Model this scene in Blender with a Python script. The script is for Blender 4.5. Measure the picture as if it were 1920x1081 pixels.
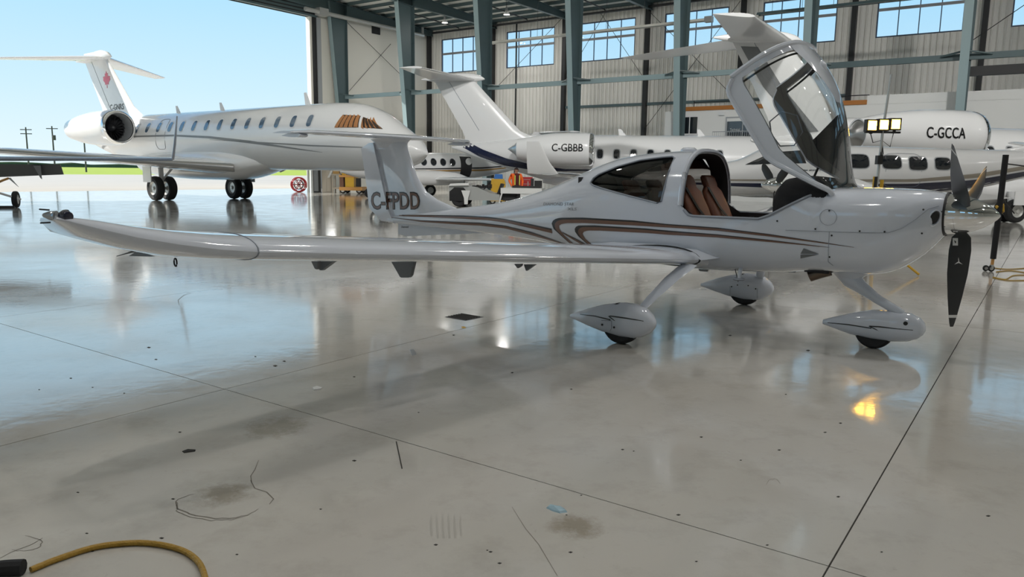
import bpy, bmesh, math, random
from mathutils import Vector, Matrix
from mathutils.bvhtree import BVHTree
random.seed(7)
for o in list(bpy.data.objects): bpy.data.objects.remove(o)
SC = bpy.context.scene
COL = SC.collection
R = math.radians
# ------------------------------------------------------------------ camera
CAMH = 1.55; F = 1416.0; PITCH = R(8.79); ROLL = math.atan(.0138)
_c, _s = math.cos(PITCH), math.sin(PITCH)
FW = Vector((0, _c, -_s)); _up = Vector((0, _s, _c)); _rt = Vector((1, 0, 0))
CR = _rt * math.cos(ROLL) + _up * math.sin(ROLL)
CU = -_rt * math.sin(ROLL) + _up * math.cos(ROLL)
CAMP = Vector((0, 0, CAMH))
cd = bpy.data.cameras.new('camera'); cam = bpy.data.objects.new('camera', cd); COL.objects.link(cam)
cd.sensor_width = 36; cd.lens = 36 * F / 1920; cd.clip_end = 3000; cd.clip_start = .05
cam.matrix_world = Matrix(((CR.x, CU.x, -FW.x, 0), (CR.y, CU.y, -FW.y, 0), (CR.z, CU.z, -FW.z, CAMH), (0, 0, 0, 1)))
SC.camera = cam
# ------------------------------------------------------------------ world, sun, exposure
BROT = math.atan2(-.5766, .8171)                     # hangar axes: local x along the window wall, local y away
BA = Vector((.8171, -.5766, 0)); BB = Vector((.5766, .8171, 0))
w = bpy.data.worlds.new('sky'); SC.world = w; w.use_nodes = True
nt = w.node_tree; nt.nodes.clear()
tc = nt.nodes.new('ShaderNodeTexCoord'); sx = nt.nodes.new('ShaderNodeSeparateXYZ')
rp = nt.nodes.new('ShaderNodeValToRGB'); bg = nt.nodes.new('ShaderNodeBackground'); wo = nt.nodes.new('ShaderNodeOutputWorld')
nt.links.new(tc.outputs['Generated'], sx.inputs[0]); nt.links.new(sx.outputs['Z'], rp.inputs[0])
nt.links.new(rp.outputs[0], bg.inputs[0]); nt.links.new(bg.outputs[0], wo.inputs[0])
cr = rp.color_ramp
cr.elements[0].position = 0.0; cr.elements[0].color = (.78, .91, .99, 1)
cr.elements[1].position = 1.0; cr.elements[1].color = (.13, .33, .72, 1)
e = cr.elements.new(.09); e.color = (.60, .83, .97, 1)
e = cr.elements.new(.22); e.color = (.40, .72, .95, 1)
e = cr.elements.new(.45); e.color = (.22, .49, .86, 1)
bg.inputs[1].default_value = 1.0
sd = bpy.data.lights.new('sun', 'SUN'); sun = bpy.data.objects.new('sun', sd); COL.objects.link(sun)
sd.energy = 7.0; sd.angle = R(.6); sd.color = (1, .96, .88)
tosun = (-BA * .70 - BB * .34 + Vector((0, 0, .58))).normalized()
sun.rotation_euler = tosun.to_track_quat('Z', 'Y').to_euler(); sun.location = tosun * 90
SC.view_settings.view_transform = 'Standard'; SC.view_settings.look = 'None'
SC.view_settings.gamma = 1; SC.view_settings.use_curve_mapping = False
SC.view_settings.exposure = 0.1

# ------------------------------------------------------------------ pixel helpers
def ray(px, py): return FW + CR * ((px - 960) / F) - CU * ((py - 540.5) / F)
def gnd(px, py, z=0.0):
    d = ray(px, py); return CAMP + d * ((z - CAMH) / d.z)
def atY(px, py, Y):
    d = ray(px, py); return CAMP + d * (Y / d.y)
def on_v(px, py, v):                                  # (u, v, z) on a wall parallel to the window wall
    d = ray(px, py); p = d * (v / d.dot(BB)); return (p.dot(BA), p.dot(BB), p.z + CAMH)
def on_u(px, py, u):
    d = ray(px, py); p = d * (u / d.dot(BA)); return (p.dot(BA), p.dot(BB), p.z + CAMH)
# ------------------------------------------------------------------ materials
MATS = {}
def mat(name, col, rough=.5, metal=0.0, spec=.5, coat=0.0, emit=None, estr=0.0, alpha=1.0, noise=None, bump=None):
    m = bpy.data.materials.new(name); m.use_nodes = True
    n = m.node_tree.nodes; l = m.node_tree.links; b = n['Principled BSDF']
    b.inputs['Base Color'].default_value = (*col, 1); b.inputs['Roughness'].default_value = rough
    b.inputs['Metallic'].default_value = metal; b.inputs['Specular IOR Level'].default_value = spec
    b.inputs['Coat Weight'].default_value = coat; b.inputs['Coat Roughness'].default_value = .04
    b.inputs['Alpha'].default_value = alpha
    if emit: b.inputs['Emission Color'].default_value = (*emit, 1); b.inputs['Emission Strength'].default_value = estr
    if noise or bump:
        t = n.new('ShaderNodeTexCoord')
    if noise:                                         # (scale, amount)
        x = n.new('ShaderNodeTexNoise'); x.inputs['Scale'].default_value = noise[0]; x.inputs['Detail'].default_value = 6
        l.new(t.outputs['Object'], x.inputs['Vector'])
        h = n.new('ShaderNodeHueSaturation'); h.inputs['Color'].default_value = (*col, 1)
        mr = n.new('ShaderNodeMapRange'); mr.inputs[3].default_value = 1 - noise[1]; mr.inputs[4].default_value = 1 + noise[1]
        l.new(x.outputs[0], mr.inputs[0]); l.new(mr.outputs[0], h.inputs['Value']); l.new(h.outputs[0], b.inputs['Base Color'])
    if bump:
        x = n.new('ShaderNodeTexNoise'); x.inputs['Scale'].default_value = bump[0]; x.inputs['Detail'].default_value = 4
        l.new(t.outputs['Object'], x.inputs['Vector'])
        bp = n.new('ShaderNodeBump'); bp.inputs['Strength'].default_value = bump[1]; bp.inputs['Distance'].default_value = .02
        l.new(x.outputs[0], bp.inputs['Height']); l.new(bp.outputs[0], b.inputs['Normal'])
    MATS[name] = m; return m
def glassmat(name, tint, gloss=.1, rough=.02):
    m = bpy.data.materials.new(name); m.use_nodes = True; n = m.node_tree.nodes; l = m.node_tree.links; n.clear()
    o = n.new('ShaderNodeOutputMaterial'); t = n.new('ShaderNodeBsdfTransparent'); g = n.new('ShaderNodeBsdfGlossy')
    mx = n.new('ShaderNodeMixShader'); f = n.new('ShaderNodeFresnel'); f.inputs[0].default_value = 1.5
    ad = n.new('ShaderNodeMath'); ad.operation = 'ADD'; ad.inputs[1].default_value = gloss; ad.use_clamp = True
    t.inputs[0].default_value = (*tint, 1); g.inputs['Roughness'].default_value = rough
    l.new(f.outputs[0], ad.inputs[0]); l.new(ad.outputs[0], mx.inputs[0]); l.new(t.outputs[0], mx.inputs[1]); l.new(g.outputs[0], mx.inputs[2]); l.new(mx.outputs[0], o.inputs[0])
    MATS[name] = m; return m
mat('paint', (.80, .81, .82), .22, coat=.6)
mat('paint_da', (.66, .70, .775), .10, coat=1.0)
mat('paint_dull', (.74, .75, .76), .4)
mat('paint_grey', (.36, .38, .40), .4)
mat('flap_grey', (.16, .17, .18), .5)
mat('brown_stripe', (.165, .083, .055), .3, coat=.4)
mat('black_stripe', (.012, .012, .014), .3, coat=.4)
mat('navy', (.008, .014, .05), .25, coat=.5)
mat('stripe_grey', (.22, .23, .24), .3)
mat('stripe_beige', (.33, .30, .25), .3)
mat('gold', (.42, .25, .08), .35)
mat('chrome', (.86, .87, .88), .05, metal=1)
mat('steel_bare', (.50, .50, .50), .3, metal=1)
mat('tyre', (.014, .014, .015), .75, bump=(30, .2))
mat('hub', (.62, .62, .60), .35, metal=.5)
mat('black', (.012, .012, .013), .5)
mat('black_soft', (.012, .012, .014), .85, bump=(12, .25))
mat('dark_int', (.03, .03, .032), .8)
mat('leather', (.17, .062, .032), .45, bump=(60, .15))
mat('blade', (.026, .028, .031), .35)
mat('white_mark', (.75, .75, .73), .5)
mat('yellow_paint', (.62, .37, .03), .45, noise=(3, .15))
mat('amber', (.55, .28, .08), .5)
mat('red', (.42, .02, .025), .45)
mat('red_leaf', (.72, .16, .24), .4)
mat('orange', (.95, .16, .02), .7)
mat('lime', (.65, .75, .12), .7)
mat('shirt', (.09, .008, .012), .8)
mat('trouser', (.02, .022, .03), .8)
mat('skin', (.45, .24, .16), .55)
mat('hair', (.03, .016, .01), .7)
mat('blue', (.03, .16, .5), .5)
mat('seal', (.26, .29, .34), .4)
mat('nav_lens', (.004, .006, .03), .08, coat=1)
mat('lens_clear', (.45, .48, .5), .1, metal=.6)
glassmat('canopy_glass', (.90, .91, .90), .03)
glassmat('tint_glass', (.40, .385, .37), .04)
glassmat('pane', (.92, .97, 1.0), .0)
mat('jet_window', (.10, .16, .24), .08, coat=1)
mat('dark_glass', (.012, .015, .02), .06, coat=1)
mat('cockpit_glass', (.05, .03, .02), .06, coat=1)
mat('sunshade_orange', (.42, .19, .075), .4)
mat('steel', (.088, .135, .145), .45, noise=(1.2, .08))
mat('steel_lit', (.30, .40, .42), .5)  # lit copy of steel, with the daylight put into its colour
mat('wall_white', (.84, .82, .75), .6, noise=(.6, .02))
mat('siding', (.82, .805, .76), .5)
mat('siding_dark', (.035, .036, .036), .6)
mat('roof_white', (.86, .87, .82), .7)
mat('office_white', (.76, .77, .76), .6)
mat('wood_fascia', (.42, .16, .03), .55)
mat('pipe_dark', (.02, .021, .023), .5)
mat('galv', (.50, .51, .50), .35, metal=.4)
mat('concrete_out', (.45, .40, .33), .9, noise=(.15, .08))
mat('asphalt', (.30, .27, .23), .95, noise=(.1, .1))
mat('grass', (.30, .37, .02), .95, noise=(.3, .25))
mat('hedge', (.06, .085, .03), .95, noise=(.6, .3))
mat('pole', (.10, .09, .08), .9)
mat('joint', (.035, .033, .03), .9)
mat('lamp_white', (.9, .9, .88), .4)
mat('lamp_bulb', (1, 1, 1), .4, emit=(1, .97, .9), estr=6)
mat('flood_face', (1, .8, .4), .4, emit=(1, .5, .035), estr=25)
mat('hose', (.36, .21, .02), .5, bump=(40, .6))
mat('cable', (.42, .26, .03), .5)
mat('drain', (.02, .021, .022), .6)
mat('plastic_blue', (.35, .50, .58), .2, coat=.5)
mat('paper', (.7, .7, .68), .7)
mat('dirt', (.03, .028, .024), .9)
mat('propane', (.55, .56, .55), .4)

def floor_mat():
    m = bpy.data.materials.new('polished_concrete'); m.use_nodes = True
    n = m.node_tree.nodes; l = m.node_tree.links; b = n['Principled BSDF']
    g = n.new('ShaderNodeNewGeometry')
    def noise(s, d, rough=.55):
        x = n.new('ShaderNodeTexNoise'); x.inputs['Scale'].default_value = s; x.inputs['Detail'].default_value = d; x.inputs['Roughness'].default_value = rough
        l.new(g.outputs['Position'], x.inputs['Vector']); return x.outputs[0]
    def ramp(src, stops):
        r = n.new('ShaderNodeValToRGB'); cr = r.color_ramp
        cr.elements[0].position = stops[0][0]; cr.elements[0].color = (*stops[0][1], 1)
        cr.elements[1].position = stops[-1][0]; cr.elements[1].color = (*stops[-1][1], 1)
        for p, c in stops[1:-1]:
            e = cr.elements.new(p); e.color = (*c, 1)
        l.new(src, r.inputs[0]); return r.outputs[0]
    def mul(a, b_, f=1.0):
        x = n.new('ShaderNodeMix'); x.data_type = 'RGBA'; x.blend_type = 'MULTIPLY'; x.inputs[0].default_value = f
        l.new(a, x.inputs[6]); l.new(b_, x.inputs[7]); return x.outputs[2]
    c1 = ramp(noise(.35, 6), [(.3, (.46, .43, .38)), (.5, (.50, .48, .44)), (.7, (.51, .51, .49))])
    c2 = ramp(noise(3.0, 8, .7), [(.25, (.80, .79, .77)), (.5, (1, 1, 1)), (.75, (1.0, 1.0, 1.0))])
    c3 = ramp(noise(14, 6, .8), [(.30, (.55, .54, .52)), (.38, (1, 1, 1)), (.9, (1, 1, 1))])
    col = mul(mul(c1, c2, .8), c3, .35)
    # scuffed patches with a shape of their own
    for (px, py, rx, ry) in ((520, 800, .40, .30), (420, 925, .28, .20), (1080, 985, .25, .2)):
        p = gnd(px, py)
        vs = n.new('ShaderNodeVectorMath'); vs.operation = 'SUBTRACT'; l.new(g.outputs['Position'], vs.inputs[0]); vs.inputs[1].default_value = p
        ln = n.new('ShaderNodeVectorMath'); ln.operation = 'LENGTH'; l.new(vs.outputs[0], ln.inputs[0])
        mr = n.new('ShaderNodeMapRange'); mr.inputs[1].default_value = rx; mr.inputs[2].default_value = 0; l.new(ln.outputs['Value'], mr.inputs[0])
        md = n.new('ShaderNodeMath'); md.operation = 'MULTIPLY'; l.new(mr.outputs[0], md.inputs[0]); l.new(noise(9, 9, .75), md.inputs[1])
        k = ramp(md.outputs[0], [(.22, (1, 1, 1)), (.40, (.55, .50, .42))])
        col = mul(col, k, .8)
    l.new(col, b.inputs['Base Color'])
    rr = ramp(noise(1.3, 6), [(.3, (.07,) * 3), (.7, (.20,) * 3)])
    l.new(rr, b.inputs['Roughness'])
    b.inputs['Specular IOR Level'].default_value = .5
    b.inputs['Coat Weight'].default_value = .55; b.inputs['Coat Roughness'].default_value = .06; b.inputs['Coat IOR'].default_value = 1.6
    bp = n.new('ShaderNodeBump'); bp.inputs['Strength'].default_value = .05; bp.inputs['Distance'].default_value = .02
    l.new(noise(6, 4), bp.inputs['Height']); l.new(bp.outputs[0], b.inputs['Normal']); l.new(bp.outputs[0], b.inputs['Coat Normal'])
    MATS['floor'] = m
floor_mat()

# ------------------------------------------------------------------ mesh helpers
class MB:
    def __init__(s): s.v = []; s.f = []; s.m = []; s.mi = 0
    def add(s, vs, fs):
        o = len(s.v); s.v += [tuple(p) for p in vs]; s.f += [tuple(i + o for i in f) for f in fs]; s.m += [s.mi] * len(fs); return s
    def box(s, x0, x1, y0, y1, z0, z1):
        return s.add([(x0, y0, z0), (x1, y0, z0), (x1, y1, z0), (x0, y1, z0), (x0, y0, z1), (x1, y0, z1), (x1, y1, z1), (x0, y1, z1)],
                     [(0, 3, 2, 1), (4, 5, 6, 7), (0, 1, 5, 4), (1, 2, 6, 5), (2, 3, 7, 6), (3, 0, 4, 7)])
    def hexa(s, p): return s.add(p, [(0, 3, 2, 1), (4, 5, 6, 7), (0, 1, 5, 4), (1, 2, 6, 5), (2, 3, 7, 6), (3, 0, 4, 7)])
    def rings(s, rs, cap=True, closed=True):
        n = len(rs[0]); vs = [p for r in rs for p in r]; fs = []
        for i in range(len(rs) - 1):
            for j in range(n if closed else n - 1):
                k = (j + 1) % n; fs.append((i * n + j, i * n + k, (i + 1) * n + k, (i + 1) * n + j))
        if cap: fs += [tuple(range(n - 1, -1, -1)), tuple((len(rs) - 1) * n + j for j in range(n))]
        return s.add(vs, fs)
    def tube(s, path, r, n=8, cap=True):
        path = [Vector(p) for p in path]; rr = r if isinstance(r, (list, tuple)) else [r] * len(path); rs = []
        for i, p in enumerate(path):
            d = (path[min(i + 1, len(path) - 1)] - path[max(i - 1, 0)]).normalized()
            a = Vector((0, 0, 1)) if abs(d.z) < .9 else Vector((1, 0, 0))
            x = d.cross(a).normalized(); y = x.cross(d).normalized()
            rs.append([p + (x * math.cos(t) + y * math.sin(t)) * rr[i] for t in [2 * math.pi * k / n for k in range(n)]])
        return s.rings(rs, cap)
    def lathe(s, prof, c=(0, 0, 0), axis='z', n=24, cap=False):
        c = Vector(c); rs = []
        for r, h in prof:
            ring = []
            for k in range(n):
                t = 2 * math.pi * k / n; a, b_ = r * math.cos(t), r * math.sin(t)
                ring.append(c + Vector((a, b_, h) if axis == 'z' else (h, a, b_) if axis == 'x' else (b_, h, a)))
            rs.append(ring)
        return s.rings(rs, cap)
    def prism(s, poly, d, plane='xz', at=0.0):        # polygon (a,b) extruded over thickness d centred at 'at'
        n = len(poly)
        def P(a, b_, c): return (a, c, b_) if plane == 'xz' else (c, a, b_) if plane == 'yz' else (a, b_, c)
        vs = [P(a, b_, at - d / 2) for a, b_ in poly] + [P(a, b_, at + d / 2) for a, b_ in poly]
        fs = [tuple(range(n - 1, -1, -1)), tuple(range(n, 2 * n))] + [(i, (i + 1) % n, n + (i + 1) % n, n + i) for i in range(n)]
        return s.add(vs, fs)
    def mesh(s, name, mats, smooth=35, recalc=True):
        me = bpy.data.meshes.new(name); me.from_pydata(s.v, [], s.f)
        mats = mats if isinstance(mats, (list, tuple)) else [mats]
        for k in mats: me.materials.append(MATS[k])
        if len(mats) > 1: me.polygons.foreach_set('material_index', s.m)
        if recalc:
            bm = bmesh.new(); bm.from_mesh(me); bmesh.ops.remove_doubles(bm, verts=bm.verts, dist=1e-5)
            bmesh.ops.recalc_face_normals(bm, faces=bm.faces); bm.to_mesh(me); bm.free()
        if smooth:
            me.polygons.foreach_set('use_smooth', [True] * len(me.polygons)); me.set_sharp_from_angle(angle=R(smooth))
        me.update(); return me
    def build(s, name, mats, parent=None, smooth=35, recalc=True):
        return link(name, s.mesh(name, mats, smooth, recalc), parent)
def link(name, me, parent=None):
    o = bpy.data.objects.new(name, me); COL.objects.link(o)
    if parent is not None: o.parent = parent
    return o
def tag(o, label=None, cat=None, group=None, kind=None):
    if label: o['label'] = label
    if cat: o['category'] = cat
    if group: o['group'] = group
    if kind: o['kind'] = kind
    return o
def empty(name, loc=(0, 0, 0), rz=0.0, label=None, cat=None, group=None):
    o = bpy.data.objects.new(name, None); COL.objects.link(o); o.location = loc; o.rotation_euler.z = rz; o.empty_display_size = .2
    return tag(o, label, cat, group)
def bld(o):                                           # hangar frame
    o.rotation_euler.z = BROT; return o
def struct(o): o['kind'] = 'structure'; return o
def copy_tree(o, parent=None):
    c = o.copy(); COL.objects.link(c); c.parent = parent
    for ch in list(o.children): copy_tree(ch, c)
    return c
def BX(name, mats, x0, x1, y0, y1, z0, z1, parent=None): return MB().box(x0, x1, y0, y1, z0, z1).build(name, mats, parent, 0)
def arc(n, a0=0, a1=360): return [R(a0 + (a1 - a0) * k / n) for k in range(n + 1)]

# ================================================================== HANGAR
S = 7.4; V0 = 55.34; VC = 43.53; U0 = -48.9; UR = 34.0; VN = -22.0; RIB = S / 21
UC = [-48.47 + S * k for k in range(11)]
def zroof(v): return 14.55 + .04 * (V0 - max(v, 13)) - (.04 * (13 - v) if v < 13 else 0)
# floor: dark base with separate slabs, joints open
fl = struct(bld(BX('floor', 'joint', U0, UR, VN, V0, -.10, -.012)))
us = [U0] + [-.58 - 4.06 * k for k in range(11, -9, -1)] + [UR]
vs_ = [VN] + [3.06 + 6.1 * k for k in range(-4, 9)] + [V0]
us = [x for x in us if U0 <= x <= UR]; vs_ = [x for x in vs_ if VN <= x <= V0]
slabs = {}
for i in range(len(us) - 1):
    for j in range(len(vs_) - 1):
        a, b_ = us[i + 1] - us[i], vs_[j + 1] - vs_[j]
        if a < .1 or b_ < .1: continue
        key = (round(a, 3), round(b_, 3))
        if key not in slabs:
            g = .0035; slabs[key] = MB().box(g, a - g, g, b_ - g, -.03, 0).mesh('slab', 'floor', 0)
        o = link('slab', slabs[key], fl); o.location = (us[i], vs_[j], 0)
# outside ground
out = struct(bld(BX('apron', 'concrete_out', U0 - 95, U0, -80, 140, -.12, -.02)))
tag(out, 'pale concrete apron outside the open hangar door', 'apron')
gr = bld(BX('grass_field', 'grass', -900, U0 - 95, -500, 900, -.12, -.03)); tag(gr, 'bright green grass field beyond the apron', 'grass', kind='stuff')
hb = MB(); prev = None
rs = []
for k in range(80):
    v = -500 + k * 17.0; hh = 2.5 + 2 * random.random(); rs.append([(-760, v, 0), (-760, v, hh), (-752, v, hh * .9), (-750, v, 0)])
hb.rings(rs); tag(bld(hb.build('hedgerow', 'hedge', None, 0)), 'low dark line of bushes on the horizon beyond the grass', 'hedge', kind='stuff')
ord_ = ['first', 'second', 'third', 'fourth', 'fifth', 'sixth', 'seventh', 'eighth', 'ninth', 'tenth', 'eleventh', 'twelfth']
for k, (px, top, arms) in enumerate(((48, 238, 2), (97, 236, 1), (156, 240, 2))):
    Y = 190; p = atY(px, top, Y); zt = p.z
    r_ = empty('utility_pole', (p.x, p.y, -.03), 0, ['wooden utility pole with two crossarms beside the grass field', 'wooden utility pole with a transformer can on it', 'utility pole half hidden behind the jet engine nacelle'][k], 'pole', 'utility poles beyond the apron')
    MB().tube([(0, 0, 0), (0, 0, zt)], [.22, .15], 8).build('shaft', 'pole', r_)
    for a in range(arms): BX('crossarm', 'pole', -1.4, 1.4, -.1, .1, zt - .7 - a * 1.0, zt - .5 - a * 1.0, r_)
    if arms == 1:
        MB().lathe([(.0, zt - 3.4), (.35, zt - 3.4), (.35, zt - 2.2), (0, zt - 2.2)], (.4, 0, 0), 'z', 10).build('transformer', 'pole', r_)
# ceiling
ce = MB()
ce.add([(U0 - .3, V0 + .2, zroof(V0)), (UR, V0 + .2, zroof(V0)), (UR, 13, zroof(13)), (U0 - .3, 13, zroof(13)), (UR, VN, zroof(VN)), (U0 - .3, VN, zroof(VN)),
        (U0 - .3, V0 + .2, zroof(V0) + .2), (UR, V0 + .2, zroof(V0) + .2), (UR, 13, zroof(13) + .2), (U0 - .3, 13, zroof(13) + .2), (UR, VN, zroof(VN) + .2), (U0 - .3, VN, zroof(VN) + .2)],
       [(0, 1, 2, 3), (3, 2, 4, 5), (6, 7, 8, 9), (9, 8, 10, 11), (0, 1, 7, 6), (5, 4, 10, 11), (0, 6, 9, 3), (3, 9, 11, 5), (1, 7, 8, 2), (2, 8, 10, 4)])
ceil = struct(bld(ce.build('ceiling', 'roof_white', None, 0)))
pm = MB().box(U0, UR, -.035, .035, -.24, 0).box(U0, UR, -.035, .06, -.24, -.22).mesh('purlin', 'steel', 0)
v = V0 - .5
while v > VN:
    o = link('purlin', pm, ceil); o.location = (0, v, zroof(v) - .002); v -= 1.45
def ibeam(mb, u, pts, fw=.30, t=.03):                 # rafters: pts = [(v, ztop, depth)]
    for (va, za, da), (vb, zb, db) in zip(pts[:-1], pts[1:]):
        mb.hexa([(u - .012, va, za - da), (u + .012, va, za - da), (u + .012, vb, zb - db), (u - .012, vb, zb - db), (u - .012, va, za), (u + .012, va, za), (u + .012, vb, zb), (u - .012, vb, zb)])
        for q in (0, 1):
            z1a, z1b = (za, zb) if q == 0 else (za - da + t, zb - db + t)
            mb.hexa([(u - fw / 2, va, z1a - t), (u + fw / 2, va, z1a - t), (u + fw / 2, vb, z1b - t), (u - fw / 2, vb, z1b - t), (u - fw / 2, va, z1a), (u + fw / 2, va, z1a), (u + fw / 2, vb, z1b), (u - fw / 2, vb, z1b)])
for k, u in enumerate(UC):
    rb = MB(); g = .24
    ibeam(rb, u, [(V0 - .1, zroof(V0) - g, .45), (VC + .8, zroof(VC) - g, .95), (13, zroof(13) - g, .75), (VN + .1, zroof(VN) - g, .95)])
    rb.build('rafter', 'steel', ceil, 0)
# columns
def vout(): return VC + 1.0
for k, u in enumerate(UC):
    c = bld(empty('steel_column', (0, 0, 0), 0, '%s tapered steel column of the row, counted from the open hangar door' % ord_[k], 'column', 'tapered steel columns'))
    zt = zroof(VC) - .26; dep = lambda z: .35 + .10 * z
    m_ = MB()
    m_.hexa([(u - .012, vout() - dep(0), 0), (u + .012, vout() - dep(0), 0), (u + .012, vout(), 0), (u - .012, vout(), 0), (u - .012, vout() - dep(zt), zt), (u + .012, vout() - dep(zt), zt), (u + .012, vout(), zt), (u - .012, vout(), zt)])
    m_.build('web', 'steel', c, 0)
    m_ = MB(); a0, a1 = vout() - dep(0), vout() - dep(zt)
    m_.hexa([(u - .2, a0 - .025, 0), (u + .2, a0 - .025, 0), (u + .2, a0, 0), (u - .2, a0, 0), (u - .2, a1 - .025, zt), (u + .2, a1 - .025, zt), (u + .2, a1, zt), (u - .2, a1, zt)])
    m_.build('inner_flange', 'steel_lit', c, 0)  # flange takes the lit steel colour
    BX('outer_flange', 'steel', u - .2, u + .2, vout(), vout() + .025, 0, zt, c)
    BX('base_plate', 'steel', u - .25, u + .25, a0 - .06, vout() + .08, 0, .03, c)
gb = bld(empty('girt_beam', (0, 0, 0), 0, 'long horizontal grey steel beam tying the columns together', 'beam'))
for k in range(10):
    BX('beam_length', 'steel_lit' if k < 5 else 'steel', UC[k] + .02, UC[k + 1] - .02, vout() - .22, vout() - .02, 7.30, 7.60, gb)  # door half paler: its light is put into the colour
for k, u in enumerate(UC):
    m_ = MB(); m_.tube([(u - 1.1, vout() - .3, 7.5), (u - .05, vout() - .75, 7.66)], .05, 5); m_.tube([(u + 1.1, vout() - .3, 7.5), (u + .05, vout() - .75, 7.66)], .05, 5)
    m_.build('flange_brace', 'steel', gb, 0)
# back wall with windows
WZ0, WZ1, WZM = 10.46, 13.49, 12.19
WU = [(-47.34 + S * k, -47.34 + S * k + 14 * RIB) for k in range(11)]
wb = MB(); y0, y1 = V0, V0 + .12
wb.box(U0, UR, y0, y1, -.1, WZ0).box(U0, UR, y0, y1, WZ1, 14.6)
e0 = U0
for a, b_ in WU:
    wb.box(e0, a, y0, y1, WZ0, WZ1); e0 = b_
wb.box(e0, UR, y0, y1, WZ0, WZ1)
wall_back = struct(bld(wb.build('wall_back', 'siding', None, 0)))
def panelmesh(nr, h, key={}):
    if (nr, round(h, 2)) in key: return key[(nr, round(h, 2))]
    prof = []
    for r in range(nr):
        x = r * RIB; prof += [(x, 0), (x + .01, 0), (x + .015, .09), (x + .08, .09), (x + .085, -.04), (x + .15, -.04), (x + .165, 0)]
    prof.append((nr * RIB, 0)); n = len(prof)
    m_ = MB(); m_.add([(x, y, 0) for x, y in prof] + [(x, y, h) for x, y in prof], [(i, i + 1, n + i + 1, n + i) for i in range(n - 1)])
    key[(nr, round(h, 2))] = m_.mesh('siding_panel', 'siding', 0, False); return key[(nr, round(h, 2))]
def panel(u, nr, z, h):
    o = link('siding_panel', panelmesh(nr, h), wall_back); o.location = (u, V0 - .095, z)
u = WU[0][0] - 4 * RIB
panel(u, 4, 0, WZ0); panel(u, 4, WZ0, 14.6 - WZ0)
for a, b_ in WU:
    for q in range(7): panel(a + 3 * q * RIB, 3, 0, WZ0 - .02)
    for q in range(4): panel(a + (0, 4, 7, 10)[q] * RIB, (4, 3, 3, 4)[q], WZ1 + .02, 14.6 - WZ1)
    for q in range(2): panel(b_ + (0, 4)[q] * RIB, (4, 3)[q], WZ0 - .02, 14.6 - WZ0)
mat('win_frame', (.045, .075, .14), .4)
mat('transom', (.33, .34, .36), .4)
for k, (a, b_) in enumerate(WU):
    wd = struct(bld(empty('window_%d' % (k + 1), (0, 0, 0))))
    fr = MB(); t = .07
    fr.box(a, b_, V0 - .06, V0 + .06, WZ0, WZ0 + t).box(a, b_, V0 - .06, V0 + .06, WZ1 - t, WZ1).box(a, a + t, V0 - .06, V0 + .06, WZ0 + t, WZ1 - t).box(b_ - t, b_, V0 - .06, V0 + .06, WZ0 + t, WZ1 - t)
    fr.build('window_frame', 'win_frame', wd, 0)
    BX('transom', 'transom', a + t, b_ - t, V0 - .05, V0 + .05, WZM - .09, WZM + .09, wd)
    pw = (b_ - a - 2 * t) / 4
    for q in range(4):
        x = a + t + q * pw
        if q: BX('mullion', 'win_frame', x - .025, x + .025, V0 - .045, V0 + .045, WZ0 + t, WZM - .09, wd); BX('mullion', 'win_frame', x - .025, x + .025, V0 - .045, V0 + .045, WZM + .09, WZ1 - t, wd)
        for z0, z1 in ((WZ0 + t, WZM - .09), (WZM + .09, WZ1 - t)):
            MB().add([(x, V0, z0), (x + pw, V0, z0), (x + pw, V0, z1), (x, V0, z1)], [(0, 1, 2, 3)]).build('pane', 'pane', wd, 0, False)
for k, u in enumerate(UC):
    po = MB().box(u - .34, u - .04, V0 - .5, V0 - .13, 0, 14.3).build('wall_post', 'pipe_dark', wall_back, 0)
for z in (6.88,):
    for k in range(2, 5): BX('wall_girt', 'steel', UC[k], UC[k + 1] - .35, V0 - .32, V0 - .14, z - .1, z + .1, wall_back)
def rods(parent, pts, r=.012, m='pipe_dark', nm='brace_rod'):
    for a, b_ in pts: MB().tube([a, b_], r, 5).build(nm, m, parent)
rods(wall_back, [((UC[1], V0 - .5, 8.5), (UC[2] - .4, V0 - .5, 14.0)), ((UC[2], V0 - .5, 9.0), (UC[2] + 3.6, V0 - .5, 14.0)), ((UC[3] - .4, V0 - .5, 9.0), (UC[2] + 3.2, V0 - .5, 14.0)), ((UC[3], V0 - .5, 5), (UC[4] - .4, V0 - .5, 13.7)), ((UC[4] - .4, V0 - .5, 7.0), (UC[3], V0 - .5, 13.7)),
                 ((UC[6], VC + 1.4, 8.2), (UC[7], VC + 1.4, 13.6))], .02)
sp = wall_back
MB().tube([(U0 + 1, V0 - .7, 14.03), (UR - .3, V0 - .7, 14.03)], .09, 8).build('main_pipe', 'pipe_dark', sp)
for u, z0 in ((on_v(968, 100, V0 - .5)[0], 1.0), ): MB().tube([(u, V0 - .5, 14.03), (u, V0 - .5, z0)], .07, 8).build('drop_pipe', 'pipe_dark', sp)
for k in range(0, 10, 1):
    u = UC[k] + 3.7; MB().tube([(u, V0 - .7, 14.03), (u, V0 - .75, 14.2), (u, V0 - 9.5, zroof(V0 - 9.5) - .45)], .05, 6).build('branch_pipe', 'pipe_dark', sp)
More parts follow.
